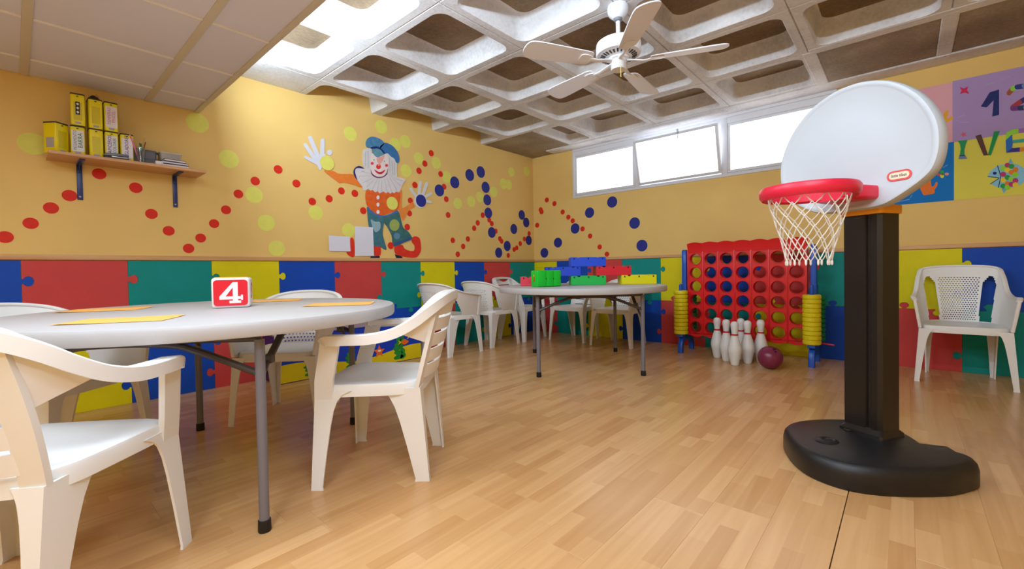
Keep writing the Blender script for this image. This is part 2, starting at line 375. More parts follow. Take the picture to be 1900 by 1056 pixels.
# beams: cross ribs between the solid panels and the strip along the window wall
for j in range(4, 8):
    y = YL-j*PITCH_Y; bm = B(); box(bm, (-.99, y-.045, H-.004), (-.0, y+.045, H+.2), bev=.008); obj('rib', bm, CONC, ceiling, smooth=0)
bm = B(); box(bm, (-.99-.05, Y0, H-.003), (-.99+.055, YL-4*PITCH_Y, H+.2), bev=.008); obj('rib', bm, CONC, ceiling, smooth=0)
bm = B(); box(bm, (XL, Y0, H-.012), (0, YL-.0, H+.2), bev=.006); obj('rib', bm, CONC, ceiling, smooth=0)
bm = B(); box(bm, (XL, YL, H), (0, 0, H+.2)); obj('solid_panel', bm, CONC2, ceiling, smooth=0)

# ---- suspended ceiling with square tiles on T-bars
TILE = mat('ceiling_tile', (222, 218, 228), .85, .2, var=.02, vscale=2, bump=.15, bscale=260); TBAR = mat('tbar_cream', (208, 196, 174), .5); TWH = mat('tbar_white', (238, 232, 226), .5)
bm = B(); box(bm, (X0, Y0, Z_SUS+.03), (X_EDGE-.02, 0, Z_SUS+.06)); sus = struct(obj('ceiling_suspended', bm, mat('ceiling_void', (150, 140, 130), .9), smooth=0))
XB = [X_EDGE-.012, -4.412, -5.006, -5.60, -6.194, X0]; YB = [0, -.312] + [-.312-.5885*k for k in range(1, 11)] + [Y0]
for a, b in zip(XB, XB[1:]):
    for c, d in zip(YB, YB[1:]):
        if c-d < .05: continue
        mid = ((a+b)/2, (c+d)/2)
        if any(abs(mid[0]-q[0]) < .25 and abs(mid[1]-q[1]) < .25 for q in PANELS): continue
        bm = B(); box(bm, (b+.004, d+.004, Z_SUS+.004), (a-.004, c-.004, Z_SUS+.02), bev=.003, seg=1); obj('ceiling_tile', bm, TILE, sus, smooth=0)
for x in XB[1:-1]:
    bm = B(); box(bm, (x-.019, Y0, Z_SUS-.002), (x+.019, 0, Z_SUS+.01), bev=.001, seg=1); obj('runner', bm, TBAR, sus, smooth=0)
for y in YB[1:-1]:
    for a, b in zip(XB, XB[1:]):
        bm = B(); box(bm, (b+.02, y-.007, Z_SUS-.003), (a-.02, y+.007, Z_SUS+.01), bev=.001, seg=1); obj('cross_tee', bm, TWH, sus, smooth=0)
bm = B(); box(bm, (X_EDGE-.02, Y0, Z_SUS-.004), (X_EDGE, 0, H)); obj('fascia', bm, TBAR, sus, smooth=0)
bm = B(); box(bm, (X_EDGE-.032, Y0, Z_SUS-.005), (X_EDGE, 0, Z_SUS+.012)); obj('edge_trim', bm, TBAR, sus, smooth=0)
LEDM = mat('led_diffuser', (255, 250, 240), .5, emit=2.0)
for n, (x, y) in enumerate(PANELS):
    e = empty('fill_panel', (x, y, Z_SUS)); tag(e, 'added square fill panel, unseen in the suspended tile ceiling, %s of six' % ORD[n], 'ceiling light', 'added fill panels')
    bm = B(); box(bm, (-.27, -.27, -.004), (.27, .27, .012)); obj('diffuser', bm, LEDM, e, smooth=0)
    bm = B()
    for lo, hi in (((-.29, -.29), (.29, -.265)), ((-.29, .265), (.29, .29)), ((-.29, -.265), (-.265, .265)), ((.265, -.265), (.29, .265))): box(bm, (*lo, -.008), (*hi, .014))
    obj('light_frame', bm, TWH, e, smooth=0)
for n, y in enumerate(COVES):
    e = empty('strip_light', (X_EDGE, y, 2.335)); tag(e, 'white fluorescent strip light on the suspended ceiling edge, %s from the clown wall' % ORD[n], 'strip light', 'fluorescent strip lights')
    bm = B(); box(bm, (.001, -.62, -.03), (.035, .62, .03), bev=.006); obj('housing', bm, WHITE, e)
    for s in (-1, 1):
        bm = B(); box(bm, (.03, s*.6-.012, -.018), (.07, s*.6+.012, .018)); obj('tube_holder', bm, WHITE, e)
    bm = B(); tube(bm, [(.052, -.59, 0), (.052, .59, 0)], .013); obj('tube', bm, LEDM, e)

# ---- window: aluminium frame, three frosted lights, the middle one tilted in at the top
win = struct(empty('window_1', (0, WY0, WZ0)))
PANE = bpy.data.materials.new('frosted_daylight_glass'); PANE.use_nodes = True
pb = PANE.node_tree.nodes['Principled BSDF']; pb.inputs['Base Color'].default_value = (.9, .92, .95, 1); pb.inputs['Roughness'].default_value = .35
pb.inputs['Emission Color'].default_value = (.93, .95, 1.0, 1); pb.inputs['Emission Strength'].default_value = WINDOW_GLOW
WW = WY1-WY0; WH = WZ1-WZ0
def frame_ring(name, y0, y1, z0, z1, t, x0, x1, parent):
    bm = B()
    box(bm, (x0, y0, z0), (x1, y1, z0+t), bev=.004); box(bm, (x0, y0, z1-t), (x1, y1, z1), bev=.004); box(bm, (x0, y0, z0+t), (x1, y0+t, z1-t), bev=.004); box(bm, (x0, y1-t, z0+t), (x1, y1, z1-t), bev=.004)
    return obj(name, bm, FRAME, parent)
frame_ring('window_frame', 0, WW, 0, WH, .035, -.012, .07, win)
MJ = [-2.625-WY0, -1.625-WY0]
for y in MJ:
    bm = B(); box(bm, (-.01, y-.03, .03), (.06, y+.03, WH-.03), bev=.004); obj('mullion', bm, FRAME, win)
bm = B(); box(bm, (-.006, .03, WH-.10), (.05, WW-.03, WH-.035), bev=.004); obj('header', bm, FRAME, win)
for n, (a, b) in enumerate(((.035, MJ[0]-.03), (MJ[0]+.03, MJ[1]-.03), (MJ[1]+.03, WW-.035))):
    tilt = n == 1
    s = empty('sash', (.0, (a+b)/2, .04 if not tilt else .045)); s.parent = win
    hw = (b-a)/2 - (.0 if not tilt else -.004); zt = WH-.10-.04
    fr = frame_ring('sash_frame', -hw, hw, 0, zt, .028, -.014 if tilt else .0, .02 if tilt else .03, s)
    bm = B(); box(bm, (.006, -hw+.02, .02), (.014, hw-.02, zt-.02)); obj('pane', bm, PANE, s, smooth=0)
    if tilt:
        s.rotation_euler = (0, -R(14), 0); s.location.x = -.015
        bm = B(); box(bm, (-.03, -.07, zt-.022), (-.012, -.055, zt+.03), bev=.003); box(bm, (-.035, -.066, zt-.075), (-.028, -.059, zt-.01), bev=.002); obj('handle', bm, mat('grey_metal', (170, 172, 180), .35, metal=.6), s)

# ================================================================== TABLES
TOPM = mat('grey_white_tabletop', (188, 184, 184), .45, .4, var=.02, vscale=3, bump=.05, bscale=220)
STEEL = mat('grey_painted_steel', (118, 114, 122), .4, .5); DARKST = mat('dark_steel', (66, 58, 56), .4, .5); RUB = mat('black_rubber', (18, 18, 18), .6)
def make_table(loc, rz, label):
    t = empty('folding_table', loc, rz); tag(t, label, 'table', 'round folding tables')
    bm = B(); Rr = .77
    lathe(bm, [(Rr-.03, .680), (Rr-.004, .684), (Rr, .692), (Rr, .722), (Rr-.006, .732), (Rr-.018, .735), (.001, .735)], 96); obj('table_top', bm, TOPM, t)
    a, b = .5375, .43
    for sx in (-1, 1):
        fr = None
        for sy in (-1, 1):
            bm = B(); tube(bm, [(sx*a, sy*b, .03), (sx*a, sy*b, .665)], .0165, 14); lg = obj('leg', bm, STEEL, t)
            bm = B(); lathe(bm, [(.0195, 0), (.021, .004), (.020, .04), (.017, .042)], 16, sx*a, sy*b); obj('foot_cap', bm, RUB, lg)
        bm = B()   # bowed cross bar between the two legs of a pair
        pts = spline([(sx*a, -b, .545), (sx*a, -b*.55, .625), (sx*a, -.12, .655), (sx*a, .12, .655), (sx*a, b*.55, .625), (sx*a, b, .545)], 5, False)
        tube(bm, pts, .012, 10); obj('cross_bar', bm, DARKST, t)
        bm = B(); tube(bm, [(sx*a, -b, .668), (sx*a, b, .668)], .012, 10); obj('top_bar', bm, DARKST, t)
        # folding brace: stays from the leg pair up to the middle of the underside
        for yy in (-b, b):
            y2 = yy*.94; bm = B(); mid = (sx*(a-.12), y2, .575)
            tube(bm, [(sx*(a-.005), yy*.975, .49), mid], .008, 8); sweep(bm, [mid, (sx*(a-.26), y2, .676)], rrect(.026, .014, .004, 2))
            box(bm, (mid[0]-.016, mid[1]-.016, mid[2]-.016), (mid[0]+.016, mid[1]+.016, mid[2]+.016), bev=.004)
            obj('folding_brace', bm, DARKST, t)
    for s in (-1, 1):
        bm = B(); box(bm, (-.36, s*.20-.012, .66), (.36, s*.20+.012, .683), bev=.003); obj('under_rail', bm, DARKST, t)
    return t
# near table: leg pairs from the measured feet
n_ang = math.atan2(-2.378+1.66, -4.493+3.79)          # a pair-to-pair direction (A -> C)
near_table = make_table((-4.46, -1.73, 0), math.atan2(.718, .703), 'large round grey-white folding table in front, holding the number cube')
far_table = make_table((-1.526, -1.78, 0), math.atan2(.698, .818), 'round grey-white folding table in the corner holding the giant bricks')

# ================================================================== CHAIRS  (local: +x is the facing direction, origin on the floor)
LEGZ = (.40, .385, .36, .32, .26, .15, .012, 0)
WF = (.15, .115, .094, .080, .070, .058, .046, .050); WR = (.17, .15, .132, .115, .100, .080, .058, .062)
def leg_mesh(sx, sy, top, foot):
    bm = B(); t = .008; rings = []; z1 = .40
    for z, wx in zip(LEGZ, WF if sx > 0 else WR):
        wy = wx*(.62 if sx > 0 else .42); k = 1-z/z1; ox, oy = top[0]+(foot[0]-top[0])*k, top[1]+(foot[1]-top[1])*k
        P = [(0, 0), (-sx*wx, 0), (-sx*wx, -sy*t), (-sx*t, -sy*t), (-sx*t, -sy*wy), (0, -sy*wy)]
        if sx*sy < 0: P = P[::-1]
        rings.append([(ox+x, oy+y, z) for x, y in P])
    loft(bm, rings); return bm
def seat_mesh(xf=.225, xr=-.205, wf=.245, wr=.205, zt=.425, skirt=.05):
    n = 56; ring = []
    for i in range(n):
        a = 2*math.pi*i/n; c, s = math.cos(a), math.sin(a); e = .42
        u = math.copysign(abs(c)**e, c); v = math.copysign(abs(s)**e, s)
        x = (xf+xr)/2+u*(xf-xr)/2; wd = wr+(wf-wr)*(x-xr)/(xf-xr); ring.append((x, v*wd))
    cx = (xf+xr)/2
    def rg(k, z, dish=0): return [(cx+(x-cx)*k, y*k, z) for x, y in ring]
    bm = B(); loft(bm, [rg(.965, zt-.014), rg(.965, zt-skirt), rg(1, zt-skirt-.002), rg(1.0, zt-.010), rg(.985, zt-.002), rg(.95, zt), rg(.8, zt-.006), rg(.5, zt-.013), rg(.15, zt-.016), rg(.01, zt-.016)], cap=False)
    loft(bm, [rg(.965, zt-.014), rg(.5, zt-.022), rg(.01, zt-.026)], cap=False); bmesh.ops.remove_doubles(bm, verts=bm.verts, dist=.0004)
    return bm
FF, RF = (.235, .265), (-.235, .195); FT, RTp = (.222, .238), (-.205, .203)
def add_legs(c, ft=FT, rt=RTp, ff=FF, rf=RF):
    for sx, top, foot in ((1, ft, ff), (-1, rt, rf)):
        for sy in (-1, 1): obj('leg', leg_mesh(sx, sy, (top[0], sy*top[1]), (foot[0], sy*foot[1])), WHITE, c)
ARM = [(.165, .272, .612), (.15, .276, .626), (.08, .284, .628), (-.03, .286, .632), (-.12, .278, .652), (-.19, .260, .690), (-.245, .232, .735), (-.282, .19, .768), (-.302, .12, .785), (-.308, 0, .790)]
def stile_x(z): return -.195-.095*(z-.40)/.36
def make_slat_chair():
    c = empty('slat_back_armchair')
    obj('seat', seat_mesh(), WHITE, c); add_legs(c)
    path = ARM + [(x, -y, z) for x, y, z in reversed(ARM[:-1])]
    bm = B(); sm = spline(path, 4, False)
    prof = [(-.026, -.030), (-.020, -.030), (-.018, .000), (.020, .000), (.022, -.016), (.027, -.014), (.027, .010), (-.020, .012), (-.026, .008)]
    sweep(bm, sm, [(-a, b) for a, b in prof]); obj('arm_rail', bm, WHITE, c)
    for s in (-1, 1):
        bm = B(); rings = []      # flat front arm post
        for x0, x1, y, z in ((.150, .224, .229, .365), (.142, .217, .240, .45), (.112, .188, .262, .56), (.100, .176, .272, .624)):
            rings.append([(x0, s*(y-.007), z), (x1, s*(y-.007), z), (x1, s*(y+.011), z), (x0, s*(y+.011), z)])
        loft(bm, rings); obj('arm_post', bm, WHITE, c)
        bm = B(); rings = []
        for k in range(9):
            z = .385+.385*k/8; x = stile_x(z); y = .178+.012*math.sin(math.pi*k/8); wd = .030+.012*(k/8)**2
            rings.append([(x-.008, s*(y-wd), z), (x+.010, s*(y-wd), z), (x+.014, s*(y+.024), z), (x-.004, s*(y+.024), z)])
        loft(bm, rings); obj('back_stile', bm, WHITE, c)
        bm = B(); top = [v for v in spline([ARM[4], ARM[5], ARM[6], ARM[7]], 4, False)]; rings = []     # web from arm rail to back stile
        for i, p in enumerate(top):
            f = i/(len(top)-1); zb = .585+.16*f
            q = Vector((stile_x(zb), .20, zb)); a = Vector((p.x, p.y, p.z-.006)); 
            rings.append([Vector((v.x, s*v.y, v.z)) for v in (a, a+Vector((.002, -.008, 0)), q+Vector((.006, -.008, 0)), q)])
        loft(bm, rings); obj('side_web', bm, WHITE, c)
    for i in range(5):
        z0 = .432+i*.0665; z1 = z0+.0545
        if i == 4: z1 = .772
        bm = B(); rings = []
        for k in range(13):
            y = -.165+.33*k/12; bow = .030*(1-(y/.165)**2)
            rings.append([(stile_x(z0)-bow-.006, y, z0), (stile_x(z0)-bow+.006, y, z0), (stile_x(z1)-bow+.006, y, z1), (stile_x(z1)-bow-.006, y, z1)])
        loft(bm, rings); obj('slat', bm, WHITE, c)
    return c
def make_tub_chair(name='tub_armchair', top=.765, flat=False):
    c = empty(name); obj('seat', seat_mesh(), WHITE, c)
    add_legs(c, rt=(-.200, .200), rf=(-.245, .215) if not flat else RF)
    dz = top-.79
    if not flat:
        rim = [(.195, .268, .625), (.14, .280, .632), (.05, .288, .645), (-.05, .286, .672+dz*.5), (-.16, .268, .715+dz), (-.255, .215, .762+dz), (-.315, .115, .785+dz), (-.332, 0, .79+dz)]
    else:
        rim = [(.215, .262, .615), (.17, .272, .632), (.05, .268, .626), (-.08, .262, .632), (-.165, .250, .670), (-.225, .232, .790), (-.262, .195, .846), (-.285, 0, .860)]
    base = [(.205, .232, .405), (.14, .232, .405), (.05, .226, .405), (-.05, .214, .405), (-.12, .20, .405), (-.175, .16, .405), (-.20, .085, .405), (-.205, 0, .405)]
    def full(pp): return pp + [(x, -y, z) for x, y, z in reversed(pp[:-1])]
    NU, NV = (176, 56) if flat else (104, 34)
    def resample(pts, n):
        s = spline(pts, 12, False); L = [0]
        for a, b in zip(s, s[1:]): L.append(L[-1]+(b-a).length)
        out = []; k = 0
        for i in range(n+1):
            d = L[-1]*i/n
            while k < len(L)-2 and L[k+1] < d: k += 1
            f = (d-L[k])/max(1e-9, L[k+1]-L[k]); out.append(s[k].lerp(s[k+1], f))
        return out
    rt_, bs_ = resample(full(rim), NU), resample(full(base), NU)
    g = [[bs_[i].lerp(rt_[i], j/NV) + Vector((-.012*math.sin(math.pi*j/NV), 0, 0)) for j in range(NV+1)] for i in range(NU+1)]
    hole = lambda i, j: False
    def side_hole(fu, fv):
        # opening between arm panel and back
        d = abs(fu-.5)
        lo, hi = (.165, .262)
        if not flat:
            if not (.06 < fv < .80): return False
            k = (fv-.06)/.74; a = .176+.010*k; b = .290-.075*k**1.5
            return a < d < b
        if not (.05 < fv < .84): return False
        k = (fv-.05)/.79; a = .094-.002*k; b = .158-.014*k
        if k > .85: a += .02*(k-.85)/.15; b -= .02*(k-.85)/.15
        return a < d < b
    bm = B(); V = [[bm.verts.new(p) for p in col] for col in g]
    for i in range(NU):
        for j in range(NV):
            fu, fv = (i+.5)/NU, (j+.5)/NV
            if side_hole(fu, fv): continue
            wperf = .080 if flat else .125
            if abs(fu-.5) < wperf and .06 < fv < (.80 if flat else .74) and j % 2 == 0 and (i+(j//2) % 2) % 2 == 0: continue
            bm.faces.new((V[i][j], V[i+1][j], V[i+1][j+1], V[i][j+1]))
    for v in [v for v in bm.verts if not v.link_faces]: bm.verts.remove(v)
    bmesh.ops.recalc_face_normals(bm, faces=bm.faces)
    r = bmesh.ops.solidify(bm, geom=bm.faces[:], thickness=.006)
    obj('backrest', bm, WHITE, c, smooth=50)
    bm = B(); sweep(bm, rt_[::2], rrect(.030, .016, .006, 2)); obj('rim', bm, WHITE, c)
    for s in (-1, 1):   # front edge of each arm panel, running down into the leg
        a = Vector(rim[0]); b = Vector(base[0]); pts = [Vector((v.x, s*v.y, v.z)) for v in (a, a.lerp(b, .5)+Vector((.004, .0, 0)), b)]
        bm = B(); sweep(bm, pts, rrect(.02, .045, .006, 2), up=(1, 0, 0)); obj('arm_front', bm, WHITE, c)
    return c
slat0 = make_slat_chair(); tub0 = make_tub_chair(); perf0 = make_tub_chair('perforated_armchair', .858, True)
USED = set()
def place(proto, x, y, heading, label, group):
    o = proto if proto.name not in USED else copy_tree(proto)
    USED.add(proto.name)
    o.location = (x, y, 0); o.rotation_euler = (0, 0, R(heading)); tag(o, label, 'chair', group); return o
g = 'white plastic armchairs'
place(slat0, -5.063, -2.284, 48, 'white plastic slat-back armchair in the left foreground, pushed up to the near table', g)
place(slat0, -3.945, -2.262, 131, 'white plastic slat-back armchair tucked into the right side of the near table', g)
place(slat0, -.70, -.32, -83, 'white plastic armchair in the room corner, its back to the clown wall', g)
place(slat0, -.335, -.935, 180, 'white plastic slat-back armchair under the window, behind the left half of the far table', g)
place(tub0, -3.92, -1.142, 224, 'white plastic armchair with perforated back behind the near table, facing the camera', g)
place(tub0, -4.958, -1.085, -50, 'white plastic armchair behind the left end of the near table, mostly hidden', g)
place(tub0, -1.91, -.335, 5, 'white plastic tub armchair by the clown wall, the one nearer the sea-life chest', g)
place(tub0, -1.26, -.315, 4, 'white plastic tub armchair by the clown wall, next to the far table', g)
place(tub0, -.375, -1.562, 180, 'white plastic perforated-back armchair behind the right half of the far table', g)
place(perf0, -.36, -4.385, 180, 'white plastic armchair with tall perforated back, alone against the right wall', g)

# ================================================================== SEA-LIFE CHEST by the clown wall
che = empty('toy_chest', (-3.0, -.17, 0)); tag(che, 'low blue toy chest with sea-life picture front, against the clown wall', 'toy chest')
SEA = mat('sea_blue', (10, 60, 190), .45, .4, var=.05); SAND = mat('sand_yellow', (226, 204, 20), .45, .4, var=.04)
bm = B(); box(bm, (-.70, -.15, 0), (.70, .155, .385), bev=.006); obj('chest_body', bm, mat('chest_purple', (52, 40, 120), .5), che)
bm = B(); box(bm, (-.71, -.165, .385), (.71, .158, .40), bev=.005); obj('lid', bm, mat('chest_lid', (150, 136, 160), .5), che)
fr = ((-3.7, -.3205, 0), (1, 0, 0), (0, 0, 1), (0, -1, 0))
def chest_piece(name, poly, m, k):
    bm = B(); prism(bm, poly, ((-.70, -.1505, 0), (1, 0, 0), (0, 0, 1), (0, -1, 0)), .002+.0012*k); return obj(name, bm, m, che, smooth=0)
chest_piece('front_panel', [(.0, .004), (1.4, .004), (1.4, .383), (0, .383)], SEA, 0)
chest_piece('sand', [(0, .006)] + [(1.4, .006)] + [(1.4-1.4*i/28, .12+.035*math.sin(1.2+1.4*i/28*5.2)) for i in range(29)], SAND, 1)
SEAG = mat('seaweed_green', (26, 140, 52), .5, var=.06); ORG = mat('fish_orange', (240, 110, 30), .5, var=.05); YLW = mat('fish_yellow', (240, 206, 30), .5)
def weed(x, h, w):
    L = []; Rr = []
    for i in range(11):
        z = .03+h*i/10; k = w*(1-.55*i/10)*(1.0 if i % 2 else .55); cx = x+.014*math.sin(i*.9); L.append((cx-k, z)); Rr.append((cx+k, z))
    return s2(L+Rr[::-1], 3)
for x, h, wd in ((.62, .19, .055), (1.12, .21, .06), (1.17, .27, .035), (.25, .15, .05)): chest_piece('seaweed', weed(x, h, wd), SEAG, 2)
star = [(.915+(.062 if i % 2 == 0 else .028)*math.sin(math.pi*i/5), .135+(.062 if i % 2 == 0 else .028)*math.cos(math.pi*i/5)) for i in range(10)]
chest_piece('starfish', star, ORG, 2)
chest_piece('starfish_eyes', ell(.915, .142, .018, .009, 10), mat('eye_white', (240, 240, 235), .5), 3)
for x, z, sc in ((1.30, .235, 1.0), (1.20, .19, 1.1), (.44, .07, .9), (.10, .26, .9)):
    f = chest_piece('fish', s2([(x-.035*sc, z), (x-.005*sc, z+.026*sc), (x+.03*sc, z+.012*sc), (x+.045*sc, z), (x+.03*sc, z-.014*sc), (x-.005*sc, z-.024*sc)], 4), ORG, 3)
    chest_piece('fish_tail', [(x-.03*sc, z), (x-.065*sc, z+.022*sc), (x-.055*sc, z), (x-.066*sc, z-.020*sc)], YLW, 3)
chest_piece('sea_horse', s2([(.80, .26), (.815, .275), (.85, .262), (.825, .25), (.815, .225), (.825, .195), (.81, .165), (.785, .165), (.79, .18), (.803, .178), (.80, .20), (.79, .23)], 4), YLW, 3)

# ================================================================== WALL SHELF
SZ = 1.655
sh = empty('wall_shelf', (-4.52, 0, SZ-.02)); tag(sh, 'light wooden wall shelf on two blue brackets, full of yellow tins', 'shelf')
bm = B(); box(bm, (-.405, -.25, 0), (.395, -.001, .02), bev=.002, seg=1); obj('shelf_board', bm, wood('beech', (196, 140, 92), (222, 172, 126), .45), sh)
BRB = mat('bracket_blue', (36, 56, 120), .35, .5)
for x in (-.255, .255):
    bm = B(); box(bm, (x-.014, -.008, -.235), (x+.014, 0, 0), bev=.002); box(bm, (x-.014, -.20, -.008), (x+.014, -.006, 0), bev=.002)
    sweep(bm, [(x, -.006, -.06), (x, -.03, -.02), (x, -.06, -.007)], rrect(.008, .006, .002, 2)); b_ = obj('bracket', bm, BRB, sh)
    for z in (-.05, -.215):
        bm = B(); lathe(bm, [(.006, 0), (.0055, .002), (.002, .004)], 10); obj('screw', bm, mat('screw_steel', (200, 205, 215), .3, metal=.8), b_, (x, -.008, z), (R(90), 0, 0))
TIN = mat('tin_yellow', (238, 220, 12), .35, .5, var=.03, vscale=14); TLID = mat('tin_dark_rim', (50, 40, 20), .5); PAPR = mat('paper_white', (232, 226, 232), .7, var=.02, vscale=30)
def tin(x, y, z, rz, label, w=.066, d=.10, h=.183, paper=None, lines=(), side=None):
    e = empty('yellow_tin', (x, y, z), rz); tag(e, label, 'tin', 'yellow tins on the wall shelf')
    bm = B(); loft(bm, [[(px*k, py*k, zz) for px, py in rrect(w, d, .009, 3)] for zz, k in ((0, .96), (.004, 1), (h-.012, 1), (h-.008, .985))]); obj('tin_body', bm, TIN, e)
    bm = B(); loft(bm, [[(px*k, py*k, zz) for px, py in rrect(w, d, .009, 3)] for zz, k in ((h-.009, 1.01), (h-.001, 1.01), (h, .97))]); obj('tin_lid', bm, TLID, e)
    F = ((0, -d/2, 0), (1, 0, 0), (0, 0, 1), (0, -1, 0))
    def piece(nm, poly, m, k=0):
        bm = B(); prism(bm, poly, F, .0008+.0005*k); return obj(nm, bm, m, e, smooth=0)
    piece('tab', [(-.006, h-.016), (.006, h-.016), (.004, h-.022), (-.004, h-.022)], TLID)
    piece('bar_code', [(-.014, .008), (.014, .008), (.014, .020), (-.014, .020)], mat('barcode_grey', (170, 165, 175), .6))
    if paper: pl = piece('paper_label', [(-w*.42, .022), (w*.42, .022), (w*.42, h-.03), (-w*.42, h-.03)], PAPR, 1)
    else: piece('print', [(-w*.3, .03), (w*.3, .03), (w*.3, h*.72), (-w*.3, h*.72)], mat('tin_print', (214, 196, 18), .45))
    for txt, dx, col, size in lines:
        b2 = text_bm(txt, size, (1, 1)); bmesh.ops.rotate(b2, verts=b2.verts, cent=(0, 0, 0), matrix=Matrix.Rotation(R(90), 3, 'X') @ Matrix.Rotation(R(90), 3, 'Z'))
        obj('lettering', b2, mat('ink_%d_%d_%d' % col, col, .6), e, (dx, -d/2-.0022, h*.5+.0), smooth=0)
    if side:
        bm = B(); prism(bm, [(-.02, .03), (.03, .03), (.03, .09), (-.02, .09)], ((-w/2, 0, 0), (0, -1, 0), (0, 0, 1), (-1, 0, 0)), .0008); obj('side_print', bm, mat('barcode_grey', (170, 165, 175), .6), e, smooth=0)
    return e
def tx(px0, px1, py=240): return (on_left((px0+px1)/2, py, -.20)).x
GRN, PUR, PNK, BLK = (40, 140, 110), (110, 60, 150), (220, 130, 160), (25, 25, 25)
tin(-4.884, -.152, SZ, R(38), 'yellow tin at the left end of the wall shelf, turned to show two sides', w=.078, d=.085, h=.187, side=True)
tin(-4.788, -.15, SZ, R(-4), 'yellow tin with green handwritten paper label, bottom row of the shelf', paper=True, lines=(('PEGAMENTO', -.012, (120, 150, 150), .021), ('BARRA', .012, GRN, .030)))
tin(-4.706, -.15, SZ, 0, 'plain yellow tin in the bottom row, between the two paper-labelled tins')
tin(-4.632, -.15, SZ, 0, 'yellow tin with purple and green writing, behind the stapler', paper=True, lines=(('LAPICEROS', -.010, PUR, .026), ('COLORES', .014, GRN, .022)))
tin(-4.556, -.15, SZ, 0, 'paper-labelled yellow tin with purple writing at the right end of the tin row', paper=True, lines=(('REGLADORES', -.002, PUR, .026),))
t6 = tin(-4.782, -.15, SZ+.187, R(-6), 'tall yellow tin with black picture strip, left of the top row', h=.198)
F6 = ((0, -.05, 0), (1, 0, 0), (0, 0, 1), (0, -1, 0))
bm = B(); prism(bm, [(-.010, .065), (.010, .065), (.010, .145), (-.010, .145)], F6, .0022); obj('picture_strip', bm, mat('black_print', BLK, .5), t6, smooth=0)
for z in (.08, .105, .13):
    bm = B(); prism(bm, s2([(-.006, z), (0, z+.008), (.006, z+.002), (.002, z-.008)], 4), F6, .0028); obj('picture', bm, PAPR, t6, smooth=0)
tin(-4.706, -.15, SZ+.184, R(2), 'plain yellow tin in the middle of the top row, under the dark clip bundle', h=.19)
tin(-4.632, -.15, SZ+.184, R(2), 'yellow tin with pink handwriting on its label, right of the top row', h=.188, paper=True, lines=(('TEMPERAS', -.010, PNK, .024), ('PINCEL', .012, PNK, .024)))
# bundle on top of middle tin
e = empty('clip_bundle', (-4.706, -.15, SZ+.374)); tag(e, 'small dark bundle of clips lying on the middle top tin', 'clip bundle')
bm = B(); loft(bm, [[(x*k, y*k, z) for x, y in rrect(.058, .05, .012, 3)] for z, k in ((0, 1), (.012, .9), (.026, .5), (.032, .2))]); obj('cloth', bm, mat('dark_brown', (44, 30, 28), .6), e)
bm = B(); tube(bm, [(.008, -.01, .012), (.012, -.014, .04)], .004, 8); tube(bm, [(.016, -.006, .012), (.02, -.01, .036)], .004, 8); obj('clip', bm, mat('brass', (190, 150, 90), .35, metal=.7), e)
# stapler
e = empty('stapler', (-4.61, -.222, SZ), R(2)); tag(e, 'black and grey stapler lying in front of the labelled tins on the shelf', 'stapler')
bm = B(); sweep(bm, [(-.062, 0, .008), (-.05, 0, .0065), (.055, 0, .0065)], rrect(.028, .012, .004, 2)); obj('stapler_base', bm, mat('dark_grey', (60, 62, 70), .4), e)
bm = B(); loft(bm, [[(x, y*s, zc+zz*s) for y, zz in rrect(.028, .02, .007, 3)] for x, s, zc in ((-.068, .3, .02), (-.055, .9, .024), (-.01, 1, .028), (.05, .75, .031), (.058, .4, .031))]); obj('stapler_arm', bm, mat('stapler_grey', (110, 116, 126), .3), e)
bm = B(); box(bm, (-.03, -.0145, .010), (.05, .0145, .017), bev=.002); obj('magazine', bm, mat('screw_steel', (200, 205, 215), .3, metal=.8), e)
# glass of pencils
GLS = mat('clear_glass', (225, 235, 235), .05, .5, trans=.95); gx, gy = -4.487, -.20
e = tag(empty('drinking_glass', (gx, gy, SZ)), 'clear drinking glass used as pencil holder on the shelf', 'glass')
bm = B(); lathe(bm, [(.019, .0), (.021, .002), (.024, .105), (.0225, .105), (.0195, .006), (.001, .005)], 24); obj('glass_wall', bm, GLS, e)
PC = [((-.005, .004, .005), (-.055, .0, .185), (226, 120, 160), 'pink pencil with pale end leaning left out of the drinking glass', .005),
      ((.004, -.006, .005), (-.004, -.003, .150), (60, 45, 40), 'short dark pencil in the middle of the drinking glass', .0032),
      ((-.006, -.005, .005), (.030, -.004, .160), (120, 70, 40), 'brown pencil leaning right in the drinking glass', .0032),
      ((.007, .006, .005), (.006, .006, .148), (70, 160, 60), 'green pencil standing in the drinking glass', .0032),
      ((-.008, .0, .005), (.045, .004, .175), (230, 180, 120), 'natural wood pencil leaning farthest right in the drinking glass', .003),
      ((.0, .009, .005), (.026, .010, .192), (205, 160, 70), 'tall ochre pencil at the back of the drinking glass', .003)]
for a, b, c, lab, rr_ in PC:
    e = tag(empty('pencil', (gx, gy, SZ)), lab, 'pencil', 'pencils in the glass'); A, Bv = Vector(a), Vector(b); d = (Bv-A).normalized()
    bm = B(); tube(bm, [A, Bv-d*.014], rr_, 6); obj('pencil_body', bm, mat('pencil_%d_%d_%d' % c, c, .45), e)
    bm = B(); sweep(bm, [Bv-d*.014, Bv-d*.003, Bv], circ(rr_, 6), scales=[1, .35, .1]); obj('pencil_tip', bm, mat('pencil_wood', (226, 190, 150), .6), e)
